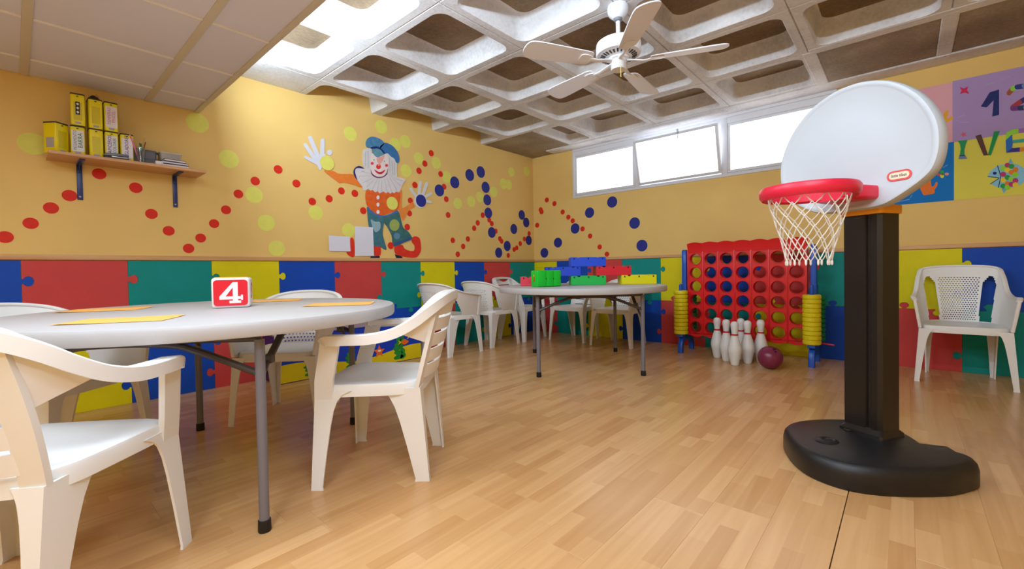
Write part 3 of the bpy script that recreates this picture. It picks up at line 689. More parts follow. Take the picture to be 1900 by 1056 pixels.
# grey boxes behind the glass
GB = mat('grey_box', (120, 118, 128), .5, var=.04)
for k in range(2):
    e = tag(empty('storage_box', (-4.462, -.085, SZ+.056*k)), 'flat grey plastic box behind the pencils, %s of two stacked' % ('lower', 'upper')[k], 'box', 'grey boxes')
    bm = B(); loft(bm, [[(x*s, y*s, z) for x, y in rrect(.15, .10, .015, 3)] for z, s in ((0, .94), (.042, 1))]); obj('box_body', bm, GB, e)
    bm = B(); loft(bm, [[(x*s, y*s, z) for x, y in rrect(.154, .104, .015, 3)] for z, s in ((.042, 1.01), (.050, 1.01), (.055, .97))]); obj('box_lid', bm, mat('grey_box_lid', (100, 98, 110), .5), e)
e = tag(empty('eraser', (-4.392, -.215, SZ)), 'small white eraser block beside the notebooks on the shelf', 'eraser')
bm = B(); box(bm, (-.022, -.014, 0), (.022, .014, .028), bev=.006); obj('eraser_body', bm, PAPR, e)
bm = B(); box(bm, (.004, -.0145, -.0), (.0225, .0145, .0285), bev=.006); obj('sleeve', bm, mat('eraser_sleeve', (214, 214, 222), .6), e)
NB = [(.0, .150, 'thick dark-covered notebook at the bottom of the small stack'), (.017, .148, 'dark-covered notebook in the middle of the small stack'), (.034, .125, 'navy notebook on top of the small stack, under the clear box')]
for k, (z, w_, lab) in enumerate(NB):
    e = tag(empty('notebook', (-4.295-.006*k, -.16, SZ+z), R(-3+3*k)), lab, 'notebook', 'notebooks on the shelf')
    for zz in (0, .013):
        bm = B(); box(bm, (-w_/2, -.07, zz), (w_/2, .07, zz+.003), bev=.001, seg=1); obj('cover', bm, mat('navy_cover', (34, 38, 70), .45), e)
    bm = B(); box(bm, (-w_/2+.003, -.068, .003), (w_/2-.003, .068, .013)); obj('pages', bm, PAPR, e)
e = tag(empty('clear_box', (-4.315, -.12, SZ+.0505), R(2)), 'translucent grey plastic tub lying on the notebooks', 'box')
bm = B(); loft(bm, [[(x*s, y*s, z) for x, y in rrect(.125, .09, .014, 3)] for z, s in ((0, .9), (.05, 1))]); obj('tub', bm, mat('translucent_grey', (190, 186, 178), .35, alpha=.85), e)
bm = B(); loft(bm, [[(x*s, y*s, z) for x, y in rrect(.132, .097, .014, 3)] for z, s in ((.05, 1), (.057, 1), (.059, .97))]); obj('tub_lid', bm, mat('translucent_lid', (205, 200, 190), .35, alpha=.9), e)

# ================================================================== CLOWN on the left wall (flat painted cut-out)
cl = empty('clown_cutout', on_left(705, 474, -.0026)); tag(cl, 'painted clown with blue cap, white ruff and green trousers on the ochre wall', 'wall figure')
ZA = lambda u, v: (640+u/8.8, 245+v/8.8); ZB = lambda u, v: (640+u/7.544, 350+v/7.544); ZC = lambda u, v: (550+u/8.8, 245+v/8.8); ZD = lambda u, v: (540+u/4.225, 240+v/4.225)
def cpiece(name, pts, Z, rgb, k, sub=4, smooth=True, var=.08):
    pp = s2(pts, sub) if smooth else pts
    W = [on_left(*Z(*p)) - cl.location for p in pp]; bm = B()
    prism(bm, [(q.x, q.z) for q in W], ((0, 0, 0), (1, 0, 0), (0, 0, 1), (0, -1, 0)), .0022+.0009*k)
    return obj(name, bm, mat('clown_%d_%d_%d' % rgb, rgb, .6, .3, var=var, vscale=22), cl, smooth=0)
WHT = (226, 222, 226); ORA = (238, 100, 36); TRO = (62, 112, 126); SKR = (224, 52, 32)
cpiece('sleeve', [(450,630),(600,640),(680,680),(800,685),(900,690),(1000,760),(1070,905),(950,870),(780,825),(700,835),(650,800),(540,715)], ZC, (240, 130, 50), 0)
cpiece('sleeve', [(700,80),(780,10),(800,80),(790,180),(800,270),(870,240),(940,190),(975,255),(900,300),(860,370),(820,445),(790,420),(750,300),(720,180)], ZB, (238, 140, 60), 0)
cpiece('glove', [(250,440),(290,380),(370,370),(440,350),(475,400),(440,520),(400,600),(385,625),(355,590),(330,540),(250,490)], ZC, (222, 222, 236), 1, var=.03)
for q, a in enumerate(((290,430,140,210,34,28), (345,400,222,95,38,32), (415,400,425,140,34,32), (270,475,140,412,32,22))):
    gl = cpiece('finger', capsule(*a), ZC, (222, 222, 236), 1.2+.2*q, smooth=False, var=.03)
cpiece('thumb', ell(538, 335, 45, 45, 16), ZC, (222, 222, 236), 1, smooth=False, var=.03)
cpiece('glove', ell(1012, 560, 48, 58, 18), ZD, (222, 220, 226), 1, smooth=False, var=.03)
for q, a in enumerate(((985,540,938,468,9,10), (1000,520,1012,415,11,11), (1030,520,1062,425,11,12), (1045,530,1095,505,10,10), (1045,560,1090,572,10,10))):
    cpiece('finger', capsule(*a), ZD, (222, 220, 226), 1.2+.2*q, smooth=False, var=.03)
cpiece('shirt', [(320,20),(285,70),(290,180),(320,260),(400,330),(500,375),(600,350),(700,310),(740,290),(760,200),(770,60),(700,50),(600,40),(480,30)], ZB, ORA, 1, var=.14)
cpiece('trousers', [(315,255),(400,340),(530,390),(560,420),(535,520),(525,640),(550,740),(575,830),(565,858),(480,810),(400,790),(390,560),(335,540),(310,330)], ZB, TRO, 2, var=.22)
cpiece('trousers', [(532,387),(640,365),(730,310),(770,390),(810,540),(880,600),(930,690),(850,740),(680,810),(650,660),(590,540),(545,470)], ZB, (58, 108, 110), 2.3, var=.22)
cpiece('waistband', [(316,262),(420,350),(530,378),(640,350),(722,305),(735,330),(640,375),(530,395),(420,375),(314,290)], ZB, (74, 108, 180), 3)
cpiece('pocket', [(355,435),(420,465),(485,470),(490,560),(430,612),(390,560)], ZB, (150, 180, 190), 3)
cpiece('patch', ell(688, 512, 70, 82, 20), ZB, (160, 176, 96), 3, smooth=False)
cpiece('patch', ell(722, 665, 45, 45, 14), ZB, (96, 140, 170), 3, smooth=False)
cpiece('hem', [(675,770),(850,705),(930,678),(926,712),(850,745),(680,806)], ZB, (50, 90, 140), 3)
cpiece('sock', [(402,795),(488,800),(492,930),(400,930)], ZB, SKR, 1, var=.12)
cpiece('shoe', [(75,700),(122,720),(128,942),(60,942),(20,890),(70,870)], ZB, SKR, 1, var=.12)
cpiece('heel', [(360,948),(480,944),(482,970),(355,971)], ZB, (28, 34, 60), 2, smooth=False)
cpiece('shoe', [(700,800),(800,790),(830,840),(900,870),(965,868),(972,800),(940,760),(930,710),(965,670),(1020,680),(1050,720),(1062,850),(1030,930),(980,965),(860,960),(740,930),(695,890)], ZB, SKR, 1, var=.14)
cpiece('heel', [(695,920),(790,950),(805,972),(715,970)], ZB, (28, 34, 60), 2, smooth=False)
for v in (125, 225, 328): cpiece('button', ell(458, v, 21, 29, 14), ZB, (235, 230, 230), 3, smooth=False, var=.03)
cpiece('ruff_edge', [(310,600),(230,555),(160,590),(135,660),(160,740),(212,788),(260,740),(270,640)], ZA, (44, 34, 110), 2)
ruff = [(160,640),(190,592),(300,602),(400,610),(430,690),(500,735),(560,750),(630,735),(690,690),(760,730),(840,735),(985,775),(950,830),(910,920),(880,985)]
ruff += [(830, 975), (800, 1000), (765, 985), (735, 1008), (700, 980), (665, 1000), (620, 975), (560, 1003), (530, 970), (490, 985), (450, 950), (410, 958), (375, 925), (330, 955), (290, 945), (280, 895), (205, 795), (172, 700)]
cpiece('ruff', ruff, ZA, (222, 216, 218), 3, 3, var=.05)
for x0, y0, x1, y1 in ((260,640,420,690),(230,720,430,720),(290,830,450,750),(350,900,480,770),(440,940,520,780),(520,970,555,785),(600,970,590,780),(680,970,640,765),(760,980,680,750),(840,950,720,740),(900,880,760,745),(930,800,790,750)):
    cpiece('ruff_pleat', capsule(x0, y0, x1, y1, 5, 2.5), ZA, (196, 188, 196), 4, smooth=False, var=.03)
cpiece('hair', [(300,300),(350,270),(420,280),(435,340),(412,420),(405,520),(415,610),(330,610),(290,520),(285,400)], ZA, (218, 214, 216), 4, var=.06)
cpiece('hair', [(640,370),(690,350),(760,410),(810,450),(845,520),(840,640),(842,735),(760,745),(690,690),(700,560),(690,460)], ZA, (216, 212, 212), 4, var=.06)
for a in ((330,330,330,560),(370,310,372,590),(720,430,730,660),(760,470,775,690),(800,510,805,700)): cpiece('curl', capsule(*a, 6, 6), ZA, (190, 190, 198), 5, smooth=False, var=.03)
cpiece('face', [(410,440),(432,350),(500,390),(560,400),(630,370),(682,400),(702,500),(695,600),(680,670),(620,730),(560,748),(500,735),(440,690),(410,620)], ZA, (238, 222, 220), 5, var=.03)
cpiece('forehead', [(520,415),(570,408),(635,385),(630,430),(595,490),(565,530),(530,500),(508,450)], ZA, (234, 170, 162), 6)
cpiece('chin_line', [(412,610),(440,680),(500,725),(560,735),(620,722),(670,670),(692,600),(690,645),(668,702),(620,738),(560,752),(490,742),(430,695)], ZA, (110, 50, 90), 6)
for u, v in ((437,515),(672,548)): cpiece('cheek', ell(u, v, 25, 25, 14), ZA, (226, 70, 90), 6, smooth=False)
for u, v in ((465,458),(635,480)):
    cpiece('eye', ell(u, v, 24, 14, 12), ZA, (226, 232, 230), 6, smooth=False, var=.02); cpiece('pupil', ell(u, v, 10, 10, 10), ZA, (110, 140, 140), 7, smooth=False)
cpiece('nose', ell(540, 568, 38, 42, 18), ZA, (228, 60, 52), 7, smooth=False)
cpiece('nose_shine', ell(543, 545, 10, 12, 10), ZA, (246, 190, 160), 8, smooth=False)
cpiece('mouth', [(470,615),(530,648),(560,655),(600,645),(650,615),(620,668),(565,692),(510,668)], ZA, (204, 32, 60), 6)
CBL = (58, 112, 170)
cpiece('cap', [(560,250),(600,210),(640,180),(700,190),(780,240),(850,330),(880,420),(872,500),(830,500),(800,440),(740,400),(690,350),(640,355),(600,300)], ZA, CBL, 6, var=.2)
cpiece('cap', [(335,190),(345,240),(400,262),(430,245),(500,250),(560,275),(600,235),(632,190),(600,140),(540,105),(460,80),(390,90),(345,140)], ZA, (74, 130, 172), 6, var=.22)
cpiece('visor', [(430,290),(470,268),(540,278),(600,310),(640,360),(570,400),(530,415),(490,400),(450,350)], ZA, (100, 150, 168), 7, var=.15)
cpiece('cap_band', [(415,255),(500,238),(570,265),(620,310),(648,358),(620,350),(580,302),(520,272),(450,278)], ZA, (20, 40, 110), 8)
# dots lying over the clown
for x, y, r, m, lab in ((606.4, 302.8, 13.5, YEL, 'yellow paper dot over the clown\'s raised left hand'), (727, 377.5, 12, YEL, 'yellow paper dot on the clown\'s orange shirt'), (780.6, 372.7, 11.5, BLU, 'blue paper dot in the clown\'s lowered hand'), (724.3, 455.7, 6.3, RED, 'red paper dot between the clown\'s shoes')):
    c = on_left(x, y); rr_ = r*((c-CAM).dot(FW))/FPX; bm = B(); prism(bm, ell(0, 0, rr_, rr_, 24), ((c.x-cl.location.x, 0, c.z-cl.location.z), (1, 0, 0), (0, 0, 1), (0, -1, 0)), .001, base=.0043); d_ = obj('paper_dot', bm, m, cl, smooth=0); d_['label'] = lab
# papers pinned over the clown's foot
def sheet(pts, label):
    W = [on_left(*p) for p in pts]; o = W[0]; bm = B(); prism(bm, [(q.x-o.x, q.z-o.z) for q in W], ((0, 0, 0), (1, 0, 0), (0, 0, 1), (0, -1, 0)), .0015)
    s = obj('paper_sheet', bm, mat('copy_paper', (226, 224, 238), .7, .3, var=.015, vscale=9, bump=.2, bscale=8), None, (o.x, -.009, o.z), smooth=0); return tag(s, label, 'paper', 'white paper sheets')
sheet([(609, 437), (648, 439.5), (649.5, 466.5), (610, 466)], 'small white sheet taped to the wall left of the clown\'s shoe')
sheet([(657.5, 420), (691, 422), (693, 475), (657.5, 475.5)], 'tall white sheet taped over the clown\'s left foot')

# ================================================================== POSTERS on the right wall
def poster(y0, y1, z0, z1, rgb, label, nm='poster', k=0):
    p_ = empty(nm, (0, y0, z0)); tag(p_, label, 'poster', 'card posters on the right wall')
    bm = B(); box(bm, (-.003, y1-y0, 0), (-.0005, 0, z1-z0)); obj('card', bm, mat('card_%d_%d_%d' % rgb, rgb, .65, .3, var=.02, vscale=5), p_, smooth=0); return p_
pink = poster(-3.76, -4.357, 1.866, 2.345, (236, 176, 190), 'pink card poster half hidden behind the basketball backboard')
purp = poster(-4.357, -5.06, 1.862, 2.352, (178, 152, 208), 'lilac card poster with the numbers 12')
blue = poster(-3.72, -4.366, 1.392, 1.864, (0, 118, 200), 'blue card poster with an orange hand print, behind the hoop')
yelp = poster(-4.366, -5.08, 1.392, 1.860, (226, 216, 84), 'yellow card poster with a colourful fish drawing')
ZE = lambda u, v: (1730+u/3.7706, 120+v/3.7706); ZF = lambda u, v: (1640+u/7.543, 250+v/7.543)
def ppiece(par, name, pts, Z, rgb, k=0, sub=4, smooth=False, x=-.003, var=.05):
    pp = s2(pts, sub) if smooth else pts
    W = [on_right(*Z(*p)) for p in pp]; o = par.location; bm = B()
    prism(bm, [(q.y-o.y, q.z-o.z) for q in W], ((0, 0, 0), (0, 1, 0), (0, 0, 1), (-1, 0, 0)), .0042+.0007*k)
    return obj(name, bm, mat('ink2_%d_%d_%d' % rgb, rgb, .6, .3, var=var, vscale=60), par, smooth=0)
ppiece(pink, 'letter_stroke', [(78,345),(100,318),(112,325),(100,380),(140,362),(150,375),(100,405),(76,420)], ZE, (240, 176, 40))
ppiece(purp, 'star', [(190,155),(220,168),(250,152),(242,180),(260,206),(225,196),(192,208),(205,182)], ZE, (216, 40, 90))
ppiece(purp, 'numeral_1', [(400,195),(466,175),(466,352),(418,364),(428,250),(380,300),(338,295)], ZE, (34, 44, 110), var=.3)
two = [(535,200,560,170),(560,170,590,158),(590,158,640,150),(640,150,690,165),(690,165,700,200),(700,200,660,235),(660,235,610,265),(610,265,560,300),(560,308,610,305),(610,305,650,302),(650,302,710,296)]
tc_ = [(170, 90, 60), (150, 220, 60), (50, 60, 150), (120, 150, 190), (200, 80, 60), (90, 60, 150), (60, 50, 120), (180, 60, 60), (120, 60, 140), (40, 60, 110), (200, 130, 100)]
for q, (a, c) in enumerate(zip(two, tc_)): ppiece(purp, 'numeral_2_piece', capsule(*a, 17, 17, 4), ZE, c, .25*q)
ppiece(purp, 'small_star', [(195,488),(212,485),(208,468),(220,482),(238,476),(225,490),(240,500),(222,498),(215,508),(210,497)], ZE, (220, 90, 120))
for a in ((170,375,225,350),(190,405,260,402),(380,140,440,125),(480,110,550,80)): ppiece(purp, 'crayon_line', capsule(*a, 2, 2, 3), ZE, (196, 166, 206))
ppiece(blue, 'flower', ell(815, 525, 28, 28, 10), ZF, (40, 170, 70)); ppiece(blue, 'flower', ell(880, 552, 30, 20, 10), ZF, (240, 150, 130), .2); ppiece(blue, 'flower', ell(815, 580, 28, 28, 10), ZF, (220, 220, 60), .4); ppiece(blue, 'flower', ell(768, 560, 26, 18, 10), ZF, (226, 80, 60), .6); ppiece(blue, 'flower_middle', ell(818, 555, 15, 15, 10), ZF, (120, 90, 40), 1)
ppiece(blue, 'hand_print', [(480,700),(520,640),(560,600),(650,610),(665,720),(700,715),(730,665),(755,680),(735,735),(710,770),(705,820),(650,835),(590,845),(550,840),(510,760)], ZF, (236, 120, 36), smooth=True, sub=3)
ppiece(blue, 'red_print', [(180,845),(260,815),(265,835),(200,865)], ZF, (214, 50, 60))
for a in ((180,945,360,905),(370,880,395,850),(830,460,890,425)): ppiece(blue, 'crayon_line', capsule(*a, 5, 5, 3), ZF, (120, 160, 220))
# generic fish drawing
fl_ = lambda *a, **k: ppiece(yelp, *a, **k)
fl_('fish_body', [(385,785),(405,745),(450,710),(520,692),(590,695),(640,725),(665,765),(650,815),(600,850),(530,865),(465,862),(410,838),(400,835),(465,795)], ZE, (140, 200, 226))
fl_('mouth_line', capsule(388, 783, 465, 793, 2.5, 2.5, 3), ZE, (30, 50, 70), 1); fl_('mouth_line', capsule(405, 835, 465, 797, 2.5, 2.5, 3), ZE, (30, 50, 70), 1)
fl_('gill_line', capsule(455, 708, 478, 780, 3, 3, 3), ZE, (30, 50, 70), 1); fl_('gill_line', capsule(478, 780, 462, 860, 3, 3, 3), ZE, (30, 50, 70), 1)
fl_('fish_eye', ell(436, 760, 14, 11, 12), ZE, (24, 40, 130), 1)
fl_('fin', [(530,690),(545,655),(566,690)], ZE, (120, 180, 214)); fl_('fin', [(482,868),(528,862),(500,902)], ZE, (120, 180, 214)); fl_('tail', [(655,790),(720,740),(715,850),(640,830)], ZE, (110, 180, 190))
SC = [(150, 220, 40), (190, 50, 110), (240, 210, 40), (40, 160, 80), (230, 130, 40)]
q = 0
for i, (u, vs) in enumerate(((495, (725, 768, 808, 850)), (525, (705, 738, 790, 834, 858)), (552, (712, 755, 800, 838)), (580, (735, 770, 812, 842)))):
    for v in vs: fl_('fish_scale', ell(u, v, 21, 18, 10), ZE, SC[(i*2+q) % 5], 1.2+.12*q); q += 1
def letter(name, parts, label):
    pts = [on_right(*ZE(*p)) for _, pl, _ in parts for p in pl]; o = Vector((-.0045, sum(p.y for p in pts)/len(pts), min(p.z for p in pts)))
    e = empty(name, o); tag(e, label, 'paper letter', 'cut paper letters')
    for nm, pl, c in parts: ppiece(e, nm, pl, ZE, c)
letter('paper_letter', [('stem', [(178,535),(244,528),(232,560),(222,600),(225,640),(190,640),(198,590),(192,556)], (30, 150, 90)), ('foot', [(188,636),(228,634),(242,658),(182,662)], (110, 130, 190))], 'green paper letter I at the left edge of the yellow poster')
letter('paper_letter', [('left_stroke', [(300,500),(340,490),(388,634),(358,637)], (96, 58, 50)), ('right_stroke', [(388,634),(430,470),(470,465),(408,634)], (20, 150, 80))], 'brown and green paper letter V on the yellow poster')
letter('paper_letter', [('top_bar', [(518,475),(560,455),(600,450),(600,480),(556,490),(512,530)], (150, 220, 60)), ('top_bar', [(600,450),(690,440),(690,470),(600,480)], (160, 110, 190)), ('stem', [(512,530),(556,490),(560,560),(555,585),(516,617)], (40, 110, 200)), ('middle_bar', [(560,530),(680,515),(680,540),(560,550)], (60, 170, 160)), ('bottom_bar', [(516,617),(555,585),(610,580),(610,610)], (60, 50, 140)), ('bottom_bar', [(610,580),(700,570),(700,600),(610,610)], (230, 140, 50))], 'striped paper letter E on the yellow poster at the picture edge')

# ================================================================== ON THE NEAR TABLE
TZ = .7352
cu = empty('number_cube', (-4.395, -1.69, TZ), R(-22)); tag(cu, 'soft toy cube with a white 4 on red, on the near table', 'toy cube')
CR = mat('vinyl_red', (222, 20, 44), .3, .5, coat=.3); CWt = mat('vinyl_white', (234, 228, 228), .35); CYl = mat('vinyl_yellow', (236, 190, 40), .35)
bm = B(); h = .076; box(bm, (-h, -h, 0), (h, h, .140), bev=.014, seg=3); obj('cube_body', bm, CWt, cu)
bm = B(); prism(bm, [(x, y+.070) for x, y in rrect(.134, .118, .014, 4)], ((0, -h, 0), (1, 0, 0), (0, 0, 1), (0, -1, 0)), .002); obj('red_face', bm, CR, cu, smooth=0)
bm = B(); prism(bm, rrect(.13, .13, .014, 4), ((0, 0, .140), (1, 0, 0), (0, 1, 0), (0, 0, 1)), .002); obj('yellow_face', bm, CYl, cu, smooth=0)
four = [(-.038, .038), (-.038, .054), (.006, .116), (.026, .116), (.026, .056), (.042, .056), (.042, .040), (.026, .040), (.026, .030), (.034, .030), (.034, .022), (-.006, .022), (-.006, .030), (.004, .030), (.004, .040)]
# numeral built as strokes so its counter stays open
bm = B()
for q, pl in enumerate(([(-.044, .040), (-.044, .054), (.046, .054), (.046, .040)], [(.008, .024), (.008, .118), (.028, .118), (.028, .024)], [(-.044, .054), (.008, .118), (.008, .094), (-.020, .054)], [(-.006, .022), (-.006, .034), (.040, .034), (.040, .022)], [(.040, .036), (.040, .060), (.048, .060), (.048, .036)])):
    prism(bm, pl, ((0, -h, 0), (1, 0, 0), (0, 0, 1), (0, -1, 0)), .0030+.0002*q)
obj('numeral_4', bm, CWt, cu, smooth=0)
b2 = text_bm('3', .11, (1, 1), extrude=.0006); bmesh.ops.rotate(b2, verts=b2.verts, cent=(0, 0, 0), matrix=Matrix.Rotation(R(90), 3, 'Z') @ Matrix.Rotation(R(90), 3, 'X'))
obj('numeral_3', b2, CR, cu, (h+.0012, 0, .072), smooth=0)
OPA = mat('orange_paper', (255, 186, 96), .7, .3, var=.015)
def table_paper(x, y, rz, label):
    bm = B(); n = 6; w_, d_ = .297, .21; vs = []
    for i in range(n+1):
        for j in range(n+1):
            a, b = i/n-.5, j/n-.5; vs.append(bm.verts.new((a*w_, b*d_, .0012+.006*max(0, abs(a+b)-.62))))
    for i in range(n):
        for j in range(n): bm.faces.new((vs[i*(n+1)+j], vs[(i+1)*(n+1)+j], vs[(i+1)*(n+1)+j+1], vs[i*(n+1)+j+1]))
    bmesh.ops.recalc_face_normals(bm, faces=bm.faces); bmesh.ops.solidify(bm, geom=bm.faces[:], thickness=.0006)
    o = obj('paper_sheet', bm, OPA, None, (x, y, TZ), (0, 0, R(rz))); tag(o, label, 'paper', 'orange paper sheets on the near table')
table_paper(-4.83, -2.03, -30, 'orange paper sheet near the front rim of the near table')
table_paper(-4.80, -1.30, -28, 'orange paper sheet at the back left of the near table')
table_paper(-4.03, -2.02, -38, 'orange paper sheet on the right side of the near table')
table_paper(-4.10, -1.36, -30, 'orange paper sheet behind the number cube')

# ================================================================== ON THE FAR TABLE: giant toy bricks
def brick_mesh():
    bm = B(); L, Hh, D = .165, .088, .08; c = .022
    prof = [(-L, 0), (L, 0), (L, Hh), (L-.06, Hh), (L-.062, Hh-c+.008), (L-.085, Hh-c+.008), (L-.087, Hh), (-L+.087, Hh), (-L+.085, Hh-c+.008), (-L+.062, Hh-c+.008), (-L+.06, Hh), (-L, Hh)]
    prism(bm, prof, ((0, -D, 0), (1, 0, 0), (0, 0, 1), (0, 1, 0)), 2*D)
    bmesh.ops.bevel(bm, geom=[e for e in bm.edges], offset=.003, segments=1, affect='EDGES'); return finish(bm, 'brick_body', 30)
BRM = brick_mesh(); SLOT = mat('slot_shadow', (20, 20, 30), .8)
bm = B()
for x in (-.135, 0, .135): box(bm, (x-.006, -.0815, .066), (x+.006, -.079, .082)); box(bm, (x-.006, .079, .066), (x+.006, .0815, .082))
BSL = finish(bm, 'brick_slot', 0)
HB = R(-48.4); G0 = Vector((-1.43, -1.79, 0)); U = Vector((math.cos(HB), math.sin(HB), 0))
def brick(k, layer, rgb, label):
    p_ = G0 + U*(.475*k); e = empty('toy_brick', (p_.x, p_.y, TZ+.0875*layer), HB); tag(e, label, 'toy brick', 'giant toy bricks')
    o = bpy.data.objects.new('brick_body', BRM); COL.objects.link(o); o.parent = e
    o.data = BRM.copy(); o.data.materials.append(mat('brick_%d_%d_%d' % rgb, rgb, .35, .5, var=.03))
    o = bpy.data.objects.new('slot', BSL.copy()); COL.objects.link(o); o.parent = e; o.data.materials.append(mat('slot_%d_%d_%d' % rgb, tuple(int(v*.35) for v in rgb), .7))
brick(-1, 0, (232, 60, 80), 'red toy brick at the left end of the far table, half behind the green case')
brick(0, 0, (20, 190, 80), 'green toy brick lying on the far table under the two blue bricks')
brick(1, 0, (236, 226, 20), 'yellow toy brick at the right end of the far table')
brick(-.5, 1, (10, 70, 210), 'blue toy brick in the second layer of the pile, on the left')
brick(.5, 1, (226, 30, 50), 'red toy brick in the second layer, bridging green and yellow bricks')
brick(0, 2, (10, 76, 220), 'blue toy brick crowning the brick pile')
gc = empty('toy_case', (-1.915, -1.665, TZ), R(-20)); tag(gc, 'bright green ribbed toy case standing at the front of the far table', 'toy case')
GRM = mat('bright_green', (10, 200, 50), .35, .5, var=.03)
bm = B(); box(bm, (-.125, -.058, 0), (.125, .058, .146), bev=.010, seg=2); obj('case_body', bm, GRM, gc)
for i in range(3):
    x = -.078+.078*i; bm = B(); box(bm, (x-.036, -.0645, .006), (x+.036, -.056, .140), bev=.005, seg=2); obj('rib_panel', bm, GRM, gc)
    bm = B(); box(bm, (x+.036, -.064, .066), (x+.042, -.058, .078)); obj('catch', bm, mat('catch_dark', (10, 70, 30), .6), gc)
bm = B(); prism(bm, s2([(-.010, .05), (.010, .05), (.006, .08), (.012, .10), (0, .112), (-.012, .10), (-.006, .08)], 3), ((-.125, 0, 0), (0, -1, 0), (0, 0, 1), (-1, 0, 0)), .0015); obj('sticker', bm, mat('sticker_red', (200, 40, 30), .5), gc, smooth=0)
bm = B(); prism(bm, ell(0, .10, .010, .010, 12), ((-.125, 0, 0), (0, -1, 0), (0, 0, 1), (-1, 0, 0)), .002); obj('sticker_top', bm, CYl, gc, smooth=0)

# ================================================================== GIANT FOUR-IN-A-ROW
C4R = mat('game_red', (222, 22, 30), .35, .5, var=.03); C4B = mat('game_blue', (24, 84, 190), .35, .5, var=.03)
GX = -.36; YA, YBq = -2.372, -3.412; PYc = (YA-YBq)/7; PZc = .14; Z0c = .198; TH = .036
game = empty('four_in_a_row_game', (GX, (YA+YBq)/2, 0)); tag(game, 'giant red four-in-a-row game grid on blue stands under the window wall', 'game')
YC = (YA+YBq)/2
def grid_half(name, rows):
    bm = B(); n = 24
    for r in rows:
        for c in range(7):
            cy = YA-(c+.5)*PYc-YC; cz = Z0c+(r+.5)*PZc
            sq = []
            for i in range(n):
                a = 2*math.pi*i/n; ca, sa = math.cos(a), math.sin(a); k = min(PYc/2/abs(ca) if abs(ca) > 1e-6 else 9, PZc/2/abs(sa) if abs(sa) > 1e-6 else 9); sq.append((cy+k*ca, cz+k*sa))
            def rg(rad, x): return [(x, cy+rad*math.cos(2*math.pi*i/n), cz+rad*math.sin(2*math.pi*i/n)) for i in range(n)]
            rings = [[(-TH, y, z) for y, z in sq], rg(.0640, -TH), rg(.0620, -TH-.007), rg(.0575, -TH-.007), rg(.0560, -TH), rg(.0535, 0), rg(.0560, TH), rg(.0640, TH), [(TH, y, z) for y, z in sq]]
            loft(bm, rings, cap=False)
    bmesh.ops.remove_doubles(bm, verts=bm.verts, dist=.0003); obj(name, bm, C4R, game, smooth=30)
grid_half('lower_grid', range(0, 3)); grid_half('upper_grid', range(3, 6))
for c in range(8):
    y = YA-c*PYc-YC
    bm = B(); box(bm, (-TH-.009, y-.006, Z0c-.02), (TH+.005, y+.006, Z0c+6*PZc+.03), bev=.003); obj('divider', bm, C4R, game)
def scallop(z, amp, n=84): return [(YA-YC-(YA-YBq)*i/n, z+amp*abs(math.sin(math.pi*7*i/n))) for i in range(n+1)]
bm = B(); zt = Z0c+6*PZc; rings = []
top = scallop(1.128, .014); low = scallop(zt+.0, .0)
bm2 = [(-TH, 0), (-TH-.012, .5), (-TH-.030, 1)]
for s, fx in ((-1, 1), (1, 1)):
    for f in (0, .5, 1): rings.append([(s*(TH+.026*f*f), a[0], a[1]+(b[1]-a[1])*f) for a, b in zip(low, top)])
    vr = loft(bm, rings, closed=False, cap=False); rings = []
bmesh.ops.recalc_face_normals(bm, faces=bm.faces); bmesh.ops.solidify(bm, geom=bm.faces[:], thickness=.008); obj('top_tray', bm, C4R, game)
bm = B(); sc = scallop(Z0c-.012, -.022); poly = [(y, z) for y, z in sc] + [(YBq-YC, Z0c+.004), (YA-YC, Z0c+.004)]
prism(bm, poly, ((-TH, 0, 0), (0, 1, 0), (0, 0, 1), (1, 0, 0)), 2*TH); obj('bottom_rail', bm, C4R, game, smooth=0)
for s, y in ((1, -2.325), (-1, -3.462)):
    yy = y-YC; st = empty('stand', (0, yy, 0), 0, game)
    bm = B(); sweep(bm, [(0, 0, .18), (0, 0, .9), (0, 0, 1.055), (0, 0, 1.07)], rrect(.05, .06, .012, 2), up=(1, 0, 0), scales=[1, 1, 1, .7]); obj('post', bm, C4B, st)
    bm = B(); pts = spline([(-.140, 0, .0), (-.132, 0, .08), (-.10, 0, .135), (0, 0, .155), (.11, 0, .135), (.165, 0, .08), (.175, 0, 0)], 4, False); sweep(bm, pts, rrect(.055, .05, .012, 2), up=(0, 1, 0)); obj('foot', bm, C4B, st)
    bm = B()
    for x in (-.122, .14):
        box(bm, (x-.045, -.03, .165), (x+.045, .03, .196), bev=.008); tube(bm, [(x, 0, .19), (x, 0, .70)], .016, 12); lathe(bm, [(.016, .70), (.012, .712), (.004, .716)], 12, x, 0)
    obj('ring_peg', bm, C4B, st)
bm = B(); sweep(bm, [(0, YBq-YC-.02, .19), (-.01, YBq-YC-.12, .195), (-.02, YBq-YC-.2, .19)], rrect(.018, .012, .004, 2)); obj('release_lever', bm, C4R, game)
bm = B(); prof = [(.018, .004), (.022, 0), (.062, 0), (.069, .006), (.070, .020), (.069, .033), (.062, .039), (.022, .039), (.018, .034)]; n = 28
rings = [[(r*math.cos(2*math.pi*i/n), r*math.sin(2*math.pi*i/n), z) for i in range(n)] for r, z in prof]; loft(bm, rings+[rings[0]], cap=False); bmesh.ops.remove_doubles(bm, verts=bm.verts, dist=.0002)
RING = finish(bm, 'game_ring', 40); RY = RING.copy(); RG = RING.copy(); RY.materials.append(mat('ring_yellow', (226, 208, 20), .4, var=.04)); RG.materials.append(mat('ring_green', (12, 130, 50), .4, var=.04))
